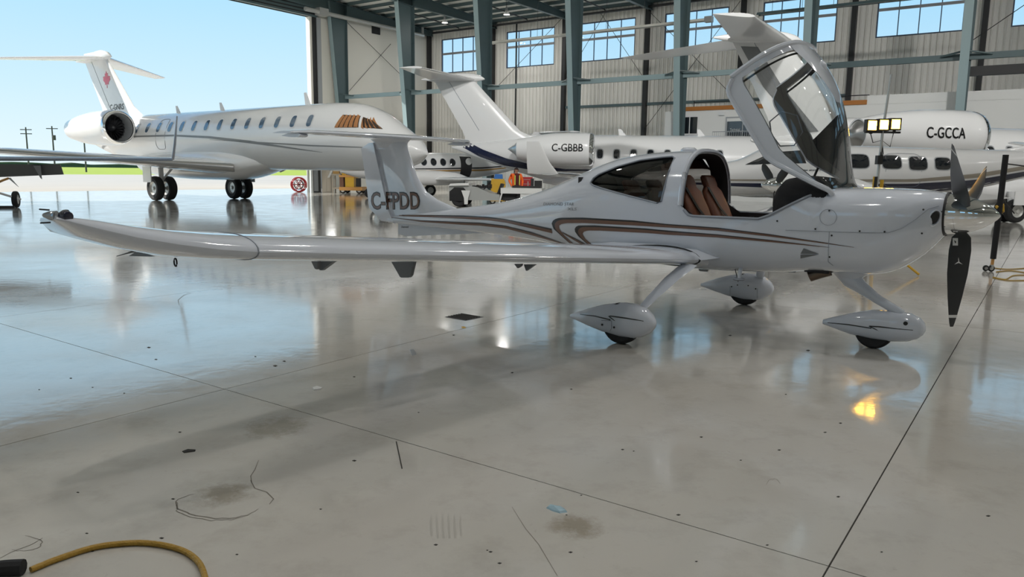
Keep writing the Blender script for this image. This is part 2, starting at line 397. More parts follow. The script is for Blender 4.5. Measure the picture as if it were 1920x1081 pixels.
# left wall with the big door opening
VJ = 41.1
wl = MB(); x0, x1 = U0 - .25, U0
wl.box(x0, x1, VJ + 1.0, V0 + .12, -.1, 15.2).box(x0, x1, VN, VJ + 1.0, 13.35, 17.0).box(x0, x1, VN, -19, -.1, 13.35)
wall_left = struct(bld(wl.build('wall_left', 'wall_white', None, 0)))
MB().box(U0, U0 + .05, VJ + 1.2, V0 - .5, 13.95, 14.6).build('eave_trim', 'pipe_dark', wall_left, 0)
BX('louvre_vent', 'black', U0 - .01, U0 + .06, on_u(697, 62, U0)[1], on_u(712, 62, U0)[1], 13.1, 13.75, wall_left)
rods(wall_left, [((U0 + .2, 43.5, 14.3), (U0 + .2, 52.5, 9.3)), ((U0 + .2, 45, 8.0), (U0 + .2, 50, 12.5))], .02)
tr = struct(bld(empty('trim_1', (0, 0, 0))))
BX('door_jamb', 'wall_white', U0 - .35, U0 + .1, VJ, VJ + .22, 0, 13.35, tr); BX('door_track', 'pipe_dark', U0 - .2, U0 + .15, VJ + .22, VJ + .62, 0, 13.35, tr)
BX('jamb_post', 'paint_grey', U0 - .3, U0 + .25, VJ + .62, VJ + 1.0, 0, 13.35, tr); BX('door_header', 'steel', U0 - .35, U0 + .3, -19, VJ + .6, 13.35, 14.6, tr)
for q in range(4): BX('header_batten', 'pipe_dark', U0 + .3, U0 + .34, -19, VJ + .6, 13.5 + q * .25, 13.58 + q * .25, tr)
hp = wall_left
MB().tube([(U0 + .8, VJ - 1, 13.68), (U0 + .8, 53.6, 13.68)], .16, 10).build('duct_pipe', 'galv', hp); MB().tube([(U0 + .8, 53.5, 13.68), (U0 + .8, 53.5, 14.5)], .12, 8).build('duct_riser', 'galv', hp)
BX('duct_box', 'galv', U0 + .4, U0 + 1.0, VJ + .3, VJ + 1.2, 13.45, 14.0, hp)
# wall behind and to the right of the camera
wr = struct(bld(BX('wall_right', 'wall_white', UR, UR + .2, VN, V0, -.1, 16.3)))
wn = MB(); e0 = U0
NW = [(-40 + S * k, -40 + S * k + 4.27) for k in range(12)]  # windows out of view, added and enlarged to let in bluish fill
wn.box(U0, UR, VN - .2, VN, -.1, 7.5).box(U0, UR, VN - .2, VN, 11.2, 16.3)
for a, b_ in NW: wn.box(e0, a, VN - .2, VN, 7.5, 11.2); e0 = b_
wn.box(e0, UR, VN - .2, VN, 7.5, 11.2); wall_near = struct(bld(wn.build('wall_front', 'wall_white', None, 0)))
for k, (a, b_) in enumerate(NW):
    wd = struct(bld(empty('window_%d' % (k + 13), (0, 0, 0))))
    for q in range(4):
        x = a + (b_ - a) / 4 * q; MB().add([(x + .03, VN - .1, 7.5), (x + (b_ - a) / 4 - .03, VN - .1, 7.5), (x + (b_ - a) / 4 - .03, VN - .1, 11.2), (x + .03, VN - .1, 11.2)], [(0, 1, 2, 3)]).build('pane', 'pane', wd, 0, False)
        if q: BX('mullion', 'win_frame', x - .03, x + .03, VN - .14, VN - .06, 7.5, 11.2, wd)
# high-bay lamps
def lamp(u, v, label, power, first=[]):
    if not first:
        r_ = empty('high_bay_lamp', (0, 0, 0), 0)
        MB().lathe([(0, .30), (.07, .30), (.09, .05), (.10, 0)], (0, 0, 0), 'z', 16).build('ballast', 'paint_grey', r_)
        MB().lathe([(.10, 0), (.16, -.10), (.26, -.30), (.27, -.30), (.17, -.08)], (0, 0, 0), 'z', 20).build('reflector', 'lamp_white', r_)
        MB().lathe([(0, -.12), (.12, -.14), (.2, -.26), (.12, -.30), (0, -.31)], (0, 0, 0), 'z', 16).build('bulb', 'lamp_bulb', r_)
        MB().tube([(0, 0, .3), (0, 0, .62)], .015, 6).build('hanger', 'pipe_dark', r_)
        first.append(r_)
    else:
        r_ = copy_tree(first[0])
    p = BA * u + BB * v; r_.location = (p.x, p.y, zroof(v) - .88); tag(r_, label, 'lamp', 'high-bay lamps under the roof')
    ld = bpy.data.lights.new('lamp_light', 'AREA'); ld.shape = 'DISK'; ld.size = .65; ld.energy = power; ld.color = (1, .97, .93)
    lo = bpy.data.objects.new('lamp_light', ld); COL.objects.link(lo); lo.parent = r_; lo.location = (0, 0, -.34)
LAMPP = 112
for (px, py) in ((834, 28), (950, 14)):
    v = 49.7; u = on_v(px, py, v)[0]; lamp(u, v, 'high-bay lamp over the corner beside the %s column' % ('third' if px < 900 else 'fourth'), LAMPP)
for u, v in ((0, 18), (-8, 14), (8, 22), (16, 28), (24, 34), (-16, 8), (0, 8), (8, 12), (-8, 4), (16, 17), (-14, -4), (0, -4), (12, 2), (24, 22)): lamp(u, v, 'added unseen high-bay lamp brightening the hangar floor', LAMPP)  # lamps out of view, added to brighten the floor and aircraft
# added floodlights out of view above the camera, brightening the parked jets
def fill_flood(u, v, tu, tv, tz, power, label):
    p = BA * u + BB * v + Vector((0, 0, zroof(v) - 1.6)); t = BA * tu + BB * tv + Vector((0, 0, tz))
    r_ = empty('added_floodlight', p, 0, label, 'floodlight', 'added floodlights out of view'); r_.rotation_mode = 'QUATERNION'; r_.rotation_quaternion = (p - t).normalized().to_track_quat('Z', 'Y')
    MB().box(-.62, .62, -.42, .42, .0, .18).build('housing', 'paint_grey', r_, 0); BX('lens', 'lamp_white', -.58, .58, -.38, .38, -.015, 0, r_)
    MB().tube([(-.66, 0, .1), (-.66, .3, .5), (.66, .3, .5), (.66, 0, .1)], .025, 6).build('yoke', 'galv', r_)
    ld = bpy.data.lights.new('fill_beam', 'AREA'); ld.shape = 'RECTANGLE'; ld.size = 1.1; ld.size_y = .7; ld.energy = power; ld.color = (1, .98, .94); ld.spread = R(80)
    lo = bpy.data.objects.new('fill_beam', ld); COL.objects.link(lo); lo.parent = r_; lo.location = (0, 0, -.03)
fill_flood(-12, 9, -40, 36, 4, 400, 'added unseen floodlight brightening the large business jet'); fill_flood(-3, 14, -24, 42, 4, 560, 'added unseen floodlight brightening the tail of the swoosh-striped jet')
fill_flood(6, 19, -6, 44, 4, 400, 'added unseen floodlight brightening the office block'); fill_flood(14, 23, 10, 46, 4, 200, 'added unseen floodlight brightening the far end of the window wall')
# radiant tube heaters
for k, (pa, pb) in enumerate((((920, 83), (1322, 44)), ((1420, 33), (1790, 2)))):
    a = on_v(*pa, VC + 1.8); b_ = on_v(*pb, VC + 1.8); z = 10.65
    h_ = bld(empty('tube_heater', (0, 0, 0), 0, ['pale radiant tube heater hanging before the first windows', 'dark radiant tube heater hanging before the far windows'][k], 'heater', 'radiant tube heaters'))
    MB().prism([(a[1] - .22, z), (a[1] - .1, z + .16), (a[1] + .1, z + .16), (a[1] + .22, z), (a[1] + .09, z + .14), (a[1] - .09, z + .14)], b_[0] - a[0], 'yz', (a[0] + b_[0]) / 2).build('hood', 'wall_white' if k == 0 else 'steel', h_, 0)
    MB().tube([(a[0] + .2, a[1], z + .04), (b_[0], a[1], z + .04)], .05, 8).build('tube', 'galv', h_)
    BX('burner_box', 'galv', b_[0], b_[0] + .45, a[1] - .18, a[1] + .18, z - .08, z + .25, h_)
    n = 6
    for q in range(n):
        u = a[0] + (b_[0] - a[0]) * (q + .5) / n; MB().tube([(u, a[1], z + .15), (u, a[1], zroof(a[1]) - .2)], .012, 4).build('hanger', 'pipe_dark', h_)
# office block
OV = 44.8
ob = bld(empty('office_block', (0, 0, 0), 0, 'white two-storey office block standing inside the hangar before the window wall', 'office'))
uL = on_v(1248, 200, OV)[0]; uM = on_v(1625, 200, OV)[0]
BX('body', 'office_white', uL, UR - .5, OV, V0 - .6, 0, 5.36, ob)
BX('wood_fascia', 'wood_fascia', uL + .6, uM, OV - .06, OV - .001, 5.36, 5.60, ob)
BX('parapet', 'office_white', uM, UR - .5, OV - .02, OV + .3, 5.36, 5.83, ob)
def offwin(pa, pb, nm, split):
    a = on_v(*pa, OV); b_ = on_v(*pb, OV); u0_, u1_, z0, z1 = a[0], b_[0], b_[2], a[2]
    f_ = BX(nm, 'paint_dull' if nm == 'window' else 'paint_grey', u0_ - .09, u1_ + .09, OV - .05, OV - .001, z0 - .09, z1 + .09, ob)
    for q in range(split):
        w_ = (u1_ - u0_) / split; BX('glass', 'dark_glass', u0_ + q * w_ + .03, u0_ + (q + 1) * w_ - .03, OV - .06, OV - .052, z0, z1, f_)
    return u0_, u1_, z0, z1
offwin((1279, 220), (1308, 250), 'window', 2)
du0, du1, dz0, dz1 = offwin((1364, 222), (1422, 262), 'glass_doors', 2)
BX('door_blind', 'office_white', du0, du1, OV - .07, OV - .061, dz1 - .18, dz1, ob)
BX('balcony_slab', 'paint_grey', on_v(1330, 258, OV)[0], du1 + .4, OV - 1.2, OV, dz0 - .25, dz0 - .12, ob)
ru0 = on_v(1336, 250, OV - 1.1)[0]
rl = MB(); rl.tube([(ru0, OV - 1.1, dz0 + .45), (du1 + .3, OV - 1.1, dz0 + .45)], .025, 6)
rl.build('handrail', 'paint_grey', ob)
for q in range(22): MB().tube([(ru0 + (du1 + .3 - ru0) * q / 21, OV - 1.1, dz0 - .12), (ru0 + (du1 + .3 - ru0) * q / 21, OV - 1.1, dz0 + .45)], .012, 5).build('baluster', 'paint_grey', ob)
a = on_v(1354, 213, OV); BX('exit_sign', 'paint_dull', a[0] - .18, a[0] + .18, OV - .1, OV - .001, a[2] - .1, a[2] + .1, ob)
gv = MB(); g0 = on_v(1300, 196, OV + .4)[0]
gv.tube([(g0, OV + .5, 5.36), (g0, OV + .5, 6.0)], .03, 5); gv.tube([(g0, OV + .5, 5.9), (uM, OV + .5, 5.9)], .025, 5); gv.build('roof_pipe', 'pipe_dark', ob)
a = on_v(1804, 172, OV); MB().lathe([(0, -.14), (.1, -.1), (.14, 0), (.1, .1), (0, .14)], (a[0], OV - .12, a[2]), 'z', 14).build('globe_light', 'office_white', ob)
BX('deep_beam', 'pipe_dark', on_v(1800, 120, VC + 1)[0], 8, VC + 1.1, VC + 1.4, 6.55, 7.0, gb)

# scuff lines on the slabs
mat('scuff', (.16, .145, .12), .8)
mat('scuff_faint', (.36, .345, .31), .5)
def scuff(pts, r, m='scuff'):
    q = [gnd(*p) for p in pts]; q = [Matrix.Rotation(-BROT, 3, 'Z') @ p for p in q]
    m_ = MB(); L = []; Rr = []
    for i, p in enumerate(q):
        d = (q[min(i + 1, len(q) - 1)] - q[max(i - 1, 0)]).normalized(); n = Vector((-d.y, d.x, 0)); w_ = r * (.35 + .65 * math.sin(math.pi * (i + .3) / len(q)))
        L.append((p.x + n.x * w_, p.y + n.y * w_, .0008)); Rr.append((p.x - n.x * w_, p.y - n.y * w_, .0008))
    m_.rings([L, Rr], False, False); m_.build('scuff_mark', m, fl, 0, False)
def oval(cx, cy, rx, ry, a0, a1, n=22, j=.06): return [(cx + rx * (1 + random.uniform(-j, j)) * math.cos(R(a0 + (a1 - a0) * k / n)), cy + ry * (1 + random.uniform(-j, j)) * math.sin(R(a0 + (a1 - a0) * k / n))) for k in range(n + 1)]
scuff(oval(412, 945, 80, 26, 20, 230), .0035); scuff(oval(408, 950, 78, 25, 40, 200), .0025); scuff([(470, 900), (478, 915), (500, 922), (513, 935), (505, 945)], .003); scuff([(485, 862), (478, 880), (470, 892), (472, 905)], .0025)
scuff(oval(40, 1018, 38, 14, -80, 120), .002); scuff([(0, 1046), (20, 1035), (60, 1020), (80, 1008)], .002); scuff([(960, 950), (985, 990), (1010, 1020), (1045, 1079)], .0015); scuff([(336, 572), (334, 562), (345, 553), (358, 549)], .004); scuff(oval(1450, 915, 14, 18, 200, 330, 8), .0012)
for k in range(6): scuff([(808 + 11 * k, 966 + (3 if k in (0, 5) else 0)), (808 + 11 * k, 985), (810 + 11 * k, 1008 - (4 if k in (0, 5) else 0))], .004, 'scuff_faint')
# ================================================================== AIRCRAFT HELPERS
def sgnpow(x, p): return math.copysign(abs(x) ** p, x)
def half_section(x, zb, zt, w, zc, n, tmax=90.0, pl=.8, pu=.8):
    out = []
    for k in range(n + 1):
        t = R(-90 + (tmax + 90) * k / n); c, s_ = math.cos(t), math.sin(t)
        p = pl if s_ < 0 else pu
        out.append((x, max(0, w * sgnpow(max(c, 0), p)), zc + ((zt - zc) if s_ > 0 else (zc - zb)) * sgnpow(s_, p)))
    return out
def lerp_table(tab, x):
    if x <= tab[0][0]: return tab[0][1:]
    for a, b in zip(tab[:-1], tab[1:]):
        if x <= b[0]:
            t = (x - a[0]) / (b[0] - a[0]); return tuple(p + (q - p) * t for p, q in zip(a[1:], b[1:]))
    return tab[-1][1:]
def smooth_table(tab, x):                             # Catmull-Rom style through the table
    if x <= tab[0][0]: return tab[0][1:]
    if x >= tab[-1][0]: return tab[-1][1:]
    for i in range(len(tab) - 1):
        if x <= tab[i + 1][0]: break
    p1, p2 = tab[i], tab[i + 1]; p0 = tab[max(i - 1, 0)]; p3 = tab[min(i + 2, len(tab) - 1)]
    h = p2[0] - p1[0]; t = (x - p1[0]) / h; res = []
    for k in range(1, len(p1)):
        m1 = (p2[k] - p0[k]) / (p2[0] - p0[0]) if p2[0] != p0[0] else 0; m2 = (p3[k] - p1[k]) / (p3[0] - p1[0]) if p3[0] != p1[0] else 0
        d = (p2[k] - p1[k]) / h
        if d == 0 or (m1 * d) < 0: m1 = 0
        if d == 0 or (m2 * d) < 0: m2 = 0
        t2, t3 = t * t, t * t * t
        res.append((2 * t3 - 3 * t2 + 1) * p1[k] + (t3 - 2 * t2 + t) * h * m1 + (-2 * t3 + 3 * t2) * p2[k] + (t3 - t2) * h * m2)
    return tuple(res)
def body_loft(tab, nx, n=28, p=1.0):
    """closed loft; tab rows (x, zc, halfwidth, up, down)"""
    x0, x1 = tab[0][0], tab[-1][0]; rs = []
    xs = sorted(set([x0 + (x1 - x0) * k / nx for k in range(nx + 1)] + [r_[0] for r_ in tab]))
    for x in xs:
        zc, w_, u_, d_ = smooth_table(tab, x)
        rs.append([(x, w_ * sgnpow(math.cos(t), p), zc + (u_ if math.sin(t) > 0 else d_) * sgnpow(math.sin(t), p)) for t in [2 * math.pi * k / n for k in range(n)]])
    return MB().rings(rs)
def naca(x, t): return 5 * t * (.2969 * math.sqrt(x) - .126 * x - .3516 * x * x + .2843 * x ** 3 - .1036 * x ** 4)
def wing_loft(secs, n=12, mb=None):
    """secs: (LE point, chord, thickness ratio, up vector); chord runs aft (-x)"""
    rs = []
    for sec in secs:
        le, ch, tr_, up = sec[:4]; tw = math.tan(R(sec[4])) if len(sec) > 4 else 0.0
        le = Vector(le); up = Vector(up).normalized(); ring = []
        xs = [(1 - math.cos(math.pi * k / n)) / 2 for k in range(n + 1)]
        for q in reversed(xs): ring.append(le + Vector((-q * ch, 0, -q * ch * tw)) + up * (naca(q, tr_) * ch + .012 * ch * math.sin(math.pi * q)))
        for q in xs[1:-1]: ring.append(le + Vector((-q * ch, 0, -q * ch * tw)) + up * (-naca(q, tr_) * ch * .85 + .012 * ch * math.sin(math.pi * q)))
        rs.append(ring)
    return (mb or MB()).rings(rs)
def bvh_of(mb): return BVHTree.FromPolygons([Vector(v) for v in mb.v], mb.f)
def side_cast(bvh, x, z, side, off=.004, far=6.0):
    h = bvh.ray_cast(Vector((x, side * far, z)), Vector((0, -side, 0)))
    if h[0] is None: return None
    n = h[1] if h[1].y * side > 0 else -h[1]; return h[0] + n * off
def ribbon(bvh, top, bot, side, nx=40, ny=3, off=.004, t0=0., t1=1.):
    """strip between two (x,z) polylines, laid on the surface from the side"""
    def samp(pl, t):
        L = [0]
        for a, b in zip(pl[:-1], pl[1:]): L.append(L[-1] + math.hypot(b[0] - a[0], b[1] - a[1]))
        d = t * L[-1]
        for i in range(len(pl) - 1):
            if d <= L[i + 1] + 1e-9:
                q = (d - L[i]) / max(L[i + 1] - L[i], 1e-9); return tuple(pl[i][k] + (pl[i + 1][k] - pl[i][k]) * q for k in range(2))
        return pl[-1]
    m_ = MB(); idx = {}
    for i in range(nx + 1):
        a, b = samp(top, i / nx), samp(bot, i / nx)
        for j in range(ny + 1):
            q = t0 + (t1 - t0) * j / ny; x, z = a[0] + (b[0] - a[0]) * q, a[1] + (b[1] - a[1]) * q
            p = bvh(x, z) if callable(bvh) else side_cast(bvh, x, z, side, off)
            if p is not None: idx[(i, j)] = len(m_.v); m_.v.append(tuple(p))
    for i in range(nx):
        for j in range(ny):
            q = [(i, j), (i + 1, j), (i + 1, j + 1), (i, j + 1)]
            if all(k in idx for k in q): m_.f.append(tuple(idx[k] for k in q)); m_.m.append(0)
    return m_
def patch(bvh, cx, cz, w_, h_, side, off=.006, p=.6, n=20):
    m_ = MB(); vs = []
    for rr in (1.0, .5):
        for k in range(n):
            t = 2 * math.pi * k / n; vs.append((cx + rr * w_ / 2 * sgnpow(math.cos(t), p), cz + rr * h_ / 2 * sgnpow(math.sin(t), p)))
    vs.append((cx, cz)); pts = [side_cast(bvh, x, z, side, off) for x, z in vs]
    if any(q is None for q in pts): return None
    m_.add(pts, [(k, (k + 1) % n, n + (k + 1) % n, n + k) for k in range(n)] + [(n + k, n + (k + 1) % n, 2 * n) for k in range(n)]); return m_
def text_mb(body, bold=0.0, fat=0.0):
    cu = bpy.data.curves.new('txt', 'FONT'); cu.body = body; cu.offset = bold; cu.resolution_u = 3
    o = bpy.data.objects.new('txt', cu); COL.objects.link(o)
    dg = bpy.context.evaluated_depsgraph_get(); me = bpy.data.meshes.new_from_object(o.evaluated_get(dg))
    bm = bmesh.new(); bm.from_mesh(me); bmesh.ops.triangulate(bm, faces=bm.faces)
    for _ in range(4):
        ee = [e for e in bm.edges if e.calc_length() > .16]
        if not ee: break
        bmesh.ops.subdivide_edges(bm, edges=ee, cuts=1, use_grid_fill=False); bmesh.ops.triangulate(bm, faces=bm.faces)
    m_ = MB(); m_.v = [tuple(v_.co) for v_ in bm.verts]; bm.verts.index_update()
    m_.f = [tuple(v_.index for v_ in f.verts) for f in bm.faces]; m_.m = [0] * len(m_.f); bm.free()
    bpy.data.objects.remove(o); bpy.data.curves.remove(cu); bpy.data.meshes.remove(me)
    xs = [v_[0] for v_ in m_.v]; ys = [v_[1] for v_ in m_.v]
    x0, x1, y0, y1 = min(xs), max(xs), min(ys), max(ys)
    m_.v = [((v_[0] - x0) / (x1 - x0), (v_[1] - y0) / (y1 - y0), 0) for v_ in m_.v]
    if fat:
        v0, f0 = list(m_.v), list(m_.f)
        for k, (a, b) in enumerate(((1, 0), (-1, 0), (0, 1.6), (0, -1.6))): m_.add([(x + a * fat, y + b * fat * 2.5, 0) for x, y, z in v0], f0)
    return m_
def text_side(body, bvh, xa, xb, za, zb, side, name, m, parent, off=.006, bold=.01):
    t = text_mb(body, bold, .006); pts = []
    for a, b, _ in t.v:
        p = side_cast(bvh, xa + (xb - xa) * a, za + (zb - za) * b, side, off); pts.append(p)
    good = [p for p in pts if p is not None]
    if not good: return None
    t.f = [f for f in t.f if all(pts[i] is not None for i in f)]; t.m = [0] * len(t.f); t.v = [tuple(p) if p is not None else tuple(good[0]) for p in pts]
    return t.build(name, m, parent, 0, False)
def wheel(c, r, wd, parent, hubr=.55, both=True):
    x, y, z = c
    t = MB(); t.lathe([(r * hubr, -wd * .42), (r * .85, -wd * .5), (r * .97, -wd * .36), (r, -wd * .15), (r, wd * .15), (r * .97, wd * .36), (r * .85, wd * .5), (r * hubr, wd * .42), (r * hubr, -wd * .42)], c, 'y', 28)
    ty = t.build('tyre', 'tyre', parent)
    h = MB(); h.lathe([(0, -wd * .30), (r * .18, -wd * .34), (r * .2, -wd * .25), (r * .45, -wd * .22), (r * hubr, -wd * .42), (r * hubr, wd * .42), (r * .45, wd * .22), (r * .2, wd * .25), (r * .18, wd * .34), (0, wd * .30)], c, 'y', 20)
    h.build('wheel_hub', 'hub', ty); return ty

mat('far_dark', (.10, .095, .085), .6)
# ================================================================== LIGHT SINGLE-ENGINE AIRCRAFT (foreground)
DA = empty('light_aircraft', (1.9203629, 7.90320721, 0), R(-39.377623), 'white single-engine light aircraft with brown stripes and its canopy raised', 'aircraft')
DAM = Matrix.Translation(DA.location) @ Matrix.Rotation(R(-39.377623), 4, 'Z'); DAI = DAM.inverted()
camL = DAI @ CAMP
def da_dir(px, py): return (DAI.to_3x3() @ ray(px, py)).normalized()
def caster(bvh, off=.004):
    def f_(px, py):
        h = bvh.ray_cast(camL, da_dir(px, py))
        if h[0] is None: return None
        n = h[1] if h[1].dot(da_dir(px, py)) < 0 else -h[1]; return h[0] + n * off
    return f_
def on_s(px, py, s_):                                 # local point on the plane "s metres to starboard"
    d = da_dir(px, py); t = (-s_ - camL.y) / d.y; return camL + d * t
# fuselage: x, zb, zt, halfwidth, zc
FT = [(-4.80, .80, .885, .035, .84), (-4.2, .785, .965, .085, .87), (-3.43, .772, 1.06, .145, .91), (-2.63, .755, 1.17, .225, .94), (-2.0, .725, 1.325, .33, .98), (-1.6, .69, 1.455, .41, 1.02), (-1.1, .65, 1.645, .49, 1.06),
      (-.78, .63, 1.73, .525, 1.08), (-.32, .60, 1.778, .555, 1.08), (.10, .59, 1.785, .57, 1.08), (.6, .61, 1.785, .57, 1.08), (1.0, .64, 1.70, .56, 1.08), (1.30, .68, 1.47, .545, 1.08), (1.45, .685, 1.452, .535, 1.08), (1.75, .685, 1.455, .475, 1.09),
      (1.95, .735, 1.452, .42, 1.12), (2.12, .86, 1.445, .345, 1.17), (2.22, .97, 1.43, .26, 1.21), (2.285, 1.06, 1.415, .185, 1.238)]
PU = [(-4.8, .9), (-2.6, .85), (-1.4, .78), (0, .68), (1.0, .62), (1.45, .58), (1.9, .62), (2.2, .85), (2.29, 1.0)]
PL = [(-4.8, .9), (-2.6, .85), (0, .62), (1.45, .62), (1.9, .75), (2.29, 1.0)]
def sill(x): return lerp_table([(.10, 1.25), (.16, 1.165), (.22, 1.15), (.88, 1.155), (.97, 1.19), (1.42, 1.45), (1.6, 1.5)], x)[0]
fus = MB(); NS = 26
def fus_half(x, cut):
    zb, zt, w_, zc = smooth_table(FT, x); pu = lerp_table(PU, x)[0]; pl = lerp_table(PL, x)[0]; tm = 90
    if cut:
        s_ = min(sill(x), zt); q = min(1, max(0, (s_ - zc) / (zt - zc))); tm = math.degrees(math.asin(min(1, q ** (1 / pu))))
    h = half_section(x, zb, zt, w_, zc, NS, tm, pl, pu); return h
def strip(xs, cut):
    for sg in (1, -1):
        rs = [[(p[0], sg * p[1], p[2]) for p in fus_half(x, cut)] for x in xs]
        fus.rings(rs, cap=False, closed=False)
def frange(a, b, n): return [a + (b - a) * k / n for k in range(n + 1)]
strip(frange(-4.8, .09, 60), False); strip(frange(.09, 1.42, 30), True); strip(frange(1.42, 2.285, 22), False)
fus.add([(-4.8, q[1] * sg, q[2]) for sg in (1,) for q in fus_half(-4.8, False)] + [(-4.8, -q[1], q[2]) for q in reversed(fus_half(-4.8, False))], [tuple(range(2 * NS + 2))])
fbvh = bvh_of(fus); fcast = caster(fbvh)
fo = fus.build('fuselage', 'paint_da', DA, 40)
# rear side windows are cut through and glazed
wintop = [(1104, 342), (1107, 334), (1116, 327), (1150, 312), (1190, 300), (1230, 294.5), (1250, 293), (1256, 296)]
winbot = [(1104, 343), (1110, 347), (1130, 353), (1180, 365.5), (1215, 374), (1240, 380), (1248, 377), (1252, 362)]
wpoly = [on_s(px, py, .47) for px, py in wintop] + [on_s(px, py, .47) for px, py in [(1256, 320), (1253, 350)] + list(reversed(winbot[:-1]))]
cut = MB(); n_ = len(wpoly)
cut.add([(p.x, -2, p.z) for p in wpoly] + [(p.x, 2, p.z) for p in wpoly], [tuple(range(n_)), tuple(range(2 * n_ - 1, n_ - 1, -1))] + [(i, i + n_, (i + 1) % n_ + n_, (i + 1) % n_) for i in range(n_)])
co = cut.build('cutter', 'black', None, 0)
def bake(o, cutter=None, thick=.025, inner=None):
    if inner: o.data.materials.append(MATS[inner])
    o2 = bpy.data.objects.new('tmp', o.data); COL.objects.link(o2)
    md = o2.modifiers.new('s', 'SOLIDIFY'); md.thickness = thick; md.offset = -1
    if inner: md.material_offset = 1; md.material_offset_rim = 0
    if cutter: b = o2.modifiers.new('b', 'BOOLEAN'); b.object = cutter; b.operation = 'DIFFERENCE'; b.solver = 'EXACT'
    dg = bpy.context.evaluated_depsgraph_get(); me = bpy.data.meshes.new_from_object(o2.evaluated_get(dg)); bpy.data.objects.remove(o2)
    o.data = me
bake(fo, co, .025, 'dark_int')
fo.data.polygons.foreach_set('use_smooth', [True] * len(fo.data.polygons)); fo.data.set_sharp_from_angle(angle=R(40))
bpy.data.objects.remove(co)
for sg in (1, -1):
    m_ = MB(); N = 16; gridp = {}
    zs = [p.z for p in wpoly]; xs_ = [p.x for p in wpoly]; x0, x1 = min(xs_), max(xs_)
    def zrange(x):
        hits = []
        for i in range(n_):
            a, b = wpoly[i], wpoly[(i + 1) % n_]
            if (a.x - x) * (b.x - x) <= 0 and a.x != b.x: hits.append(a.z + (b.z - a.z) * (x - a.x) / (b.x - a.x))
        return (min(hits), max(hits)) if hits else (wpoly[0].z, wpoly[0].z)
    rows = []
    for i in range(25):
        x = x0 + (x1 - x0) * (.001 + .998 * i / 24); za, zb_ = zrange(x); row = []
        for j in range(9):
            p = side_cast(fbvh, x, za - .012 + (zb_ - za + .024) * j / 8, -sg, -.012); row.append(tuple(p) if p else (x, -sg * .5, za))
        rows.append(row)
    m_.rings(rows, cap=False, closed=False); wo_ = m_.build('rear_window', 'tint_glass', DA, 60)
    m_ = MB(); pr = []
    for p in wpoly:
        q = side_cast(fbvh, p.x, p.z, -sg, .003); pr.append(q if q else Vector((p.x, -sg * .5, p.z)))
    m_.tube(pr + [pr[0]], .009, 6, False); m_.build('window_seal', 'seal', wo_)
# stripes laid on the skin
def ribpx(top, bot, name, nx=60):
    for nm, t0, t1, mt in ((name + '_edge', 0, .32, 'black_stripe'), (name, .32, 1, 'brown_stripe')):
        m_ = ribbon(fcast, top, bot, 0, nx, 2, 0, t0, t1); 
        if m_.f:
            m_.build(nm, mt, DA, 40, False)
            m2 = MB(); m2.add([(x, -y, z) for x, y, z in m_.v], m_.f); m2.build(nm, mt, DA, 40, False)
ribpx([(722, 402.7), (790, 402.8), (868, 403.8), (914, 406), (948, 410.3), (996, 420), (1034.7, 428.4)], [(722, 403.2), (790, 406.5), (868, 409.5), (914, 412.6), (948, 417), (996, 427.5), (1036, 437)], 'tail_stripe')
ribpx([(723, 406), (789, 412.5), (868, 416), (900, 417), (948, 422.6), (996, 434.4), (1034, 447.4), (1066, 458.8)], [(723, 406.5), (789, 415.5), (868, 421), (900, 422.5), (948, 427.8), (996, 440), (1040, 452.5), (1062, 459.5)], 'tail_stripe')
ribpx([(1054, 434), (1078, 446), (1104, 459.7)], [(1056, 437), (1072, 447), (1094, 459.5)], 'tail_stripe', 16)
ribpx([(1073, 459.7), (1054, 442.8), (1038, 428.4), (1034.7, 418.8), (1038, 411.5), (1049, 408), (1092, 407.6), (1188, 413), (1250, 419.6), (1346, 426.4), (1442, 438.4), (1538, 452.8), (1601, 463)],
      [(1079, 459.7), (1059, 441.6), (1049.5, 429.6), (1048, 423.6), (1052, 420), (1062, 417.9), (1095, 417.8), (1188, 422.4), (1250, 426), (1346, 432.2), (1442, 443), (1538, 455.2), (1601, 463.6)], 'side_stripe', 110)
ribpx([(1104.5, 459.7), (1085, 442.8), (1078, 433), (1078, 426), (1085, 422.4), (1116, 422.2), (1212, 428), (1250, 431.6), (1346, 439), (1442, 449), (1555, 463)],
      [(1112, 459.9), (1097, 446.4), (1092.5, 438), (1096, 433.2), (1104, 431.8), (1125, 432), (1212, 436.4), (1250, 439.6), (1346, 444.8), (1442, 453.2), (1555, 463.6)], 'side_stripe', 100)
def text_px(body, cast_, x0, y0, x1, y1, slant, name, m, parent, bold=.0, slope=0.0):
    t = text_mb(body, bold); pts = [cast_(x0 + (x1 - x0) * a + slant * b, y1 + (y0 - y1) * b + slope * a) for a, b, _ in t.v]
    good = [p for p in pts if p is not None]
    t.f = [f for f in t.f if all(pts[i] is not None for i in f)]; t.m = [0] * len(t.f); t.v = [tuple(p) if p is not None else tuple(good[0]) for p in pts]
    return t.build(name, m, parent, 0, False)
text_px('DIAMOND STAR', fcast, 1019, 379.5, 1076, 385, 1, 'model_lettering', 'stripe_grey', DA, .0)
text_px('XLS', fcast, 1064, 389, 1081, 394, 1, 'model_lettering', 'stripe_grey', DA, .0)
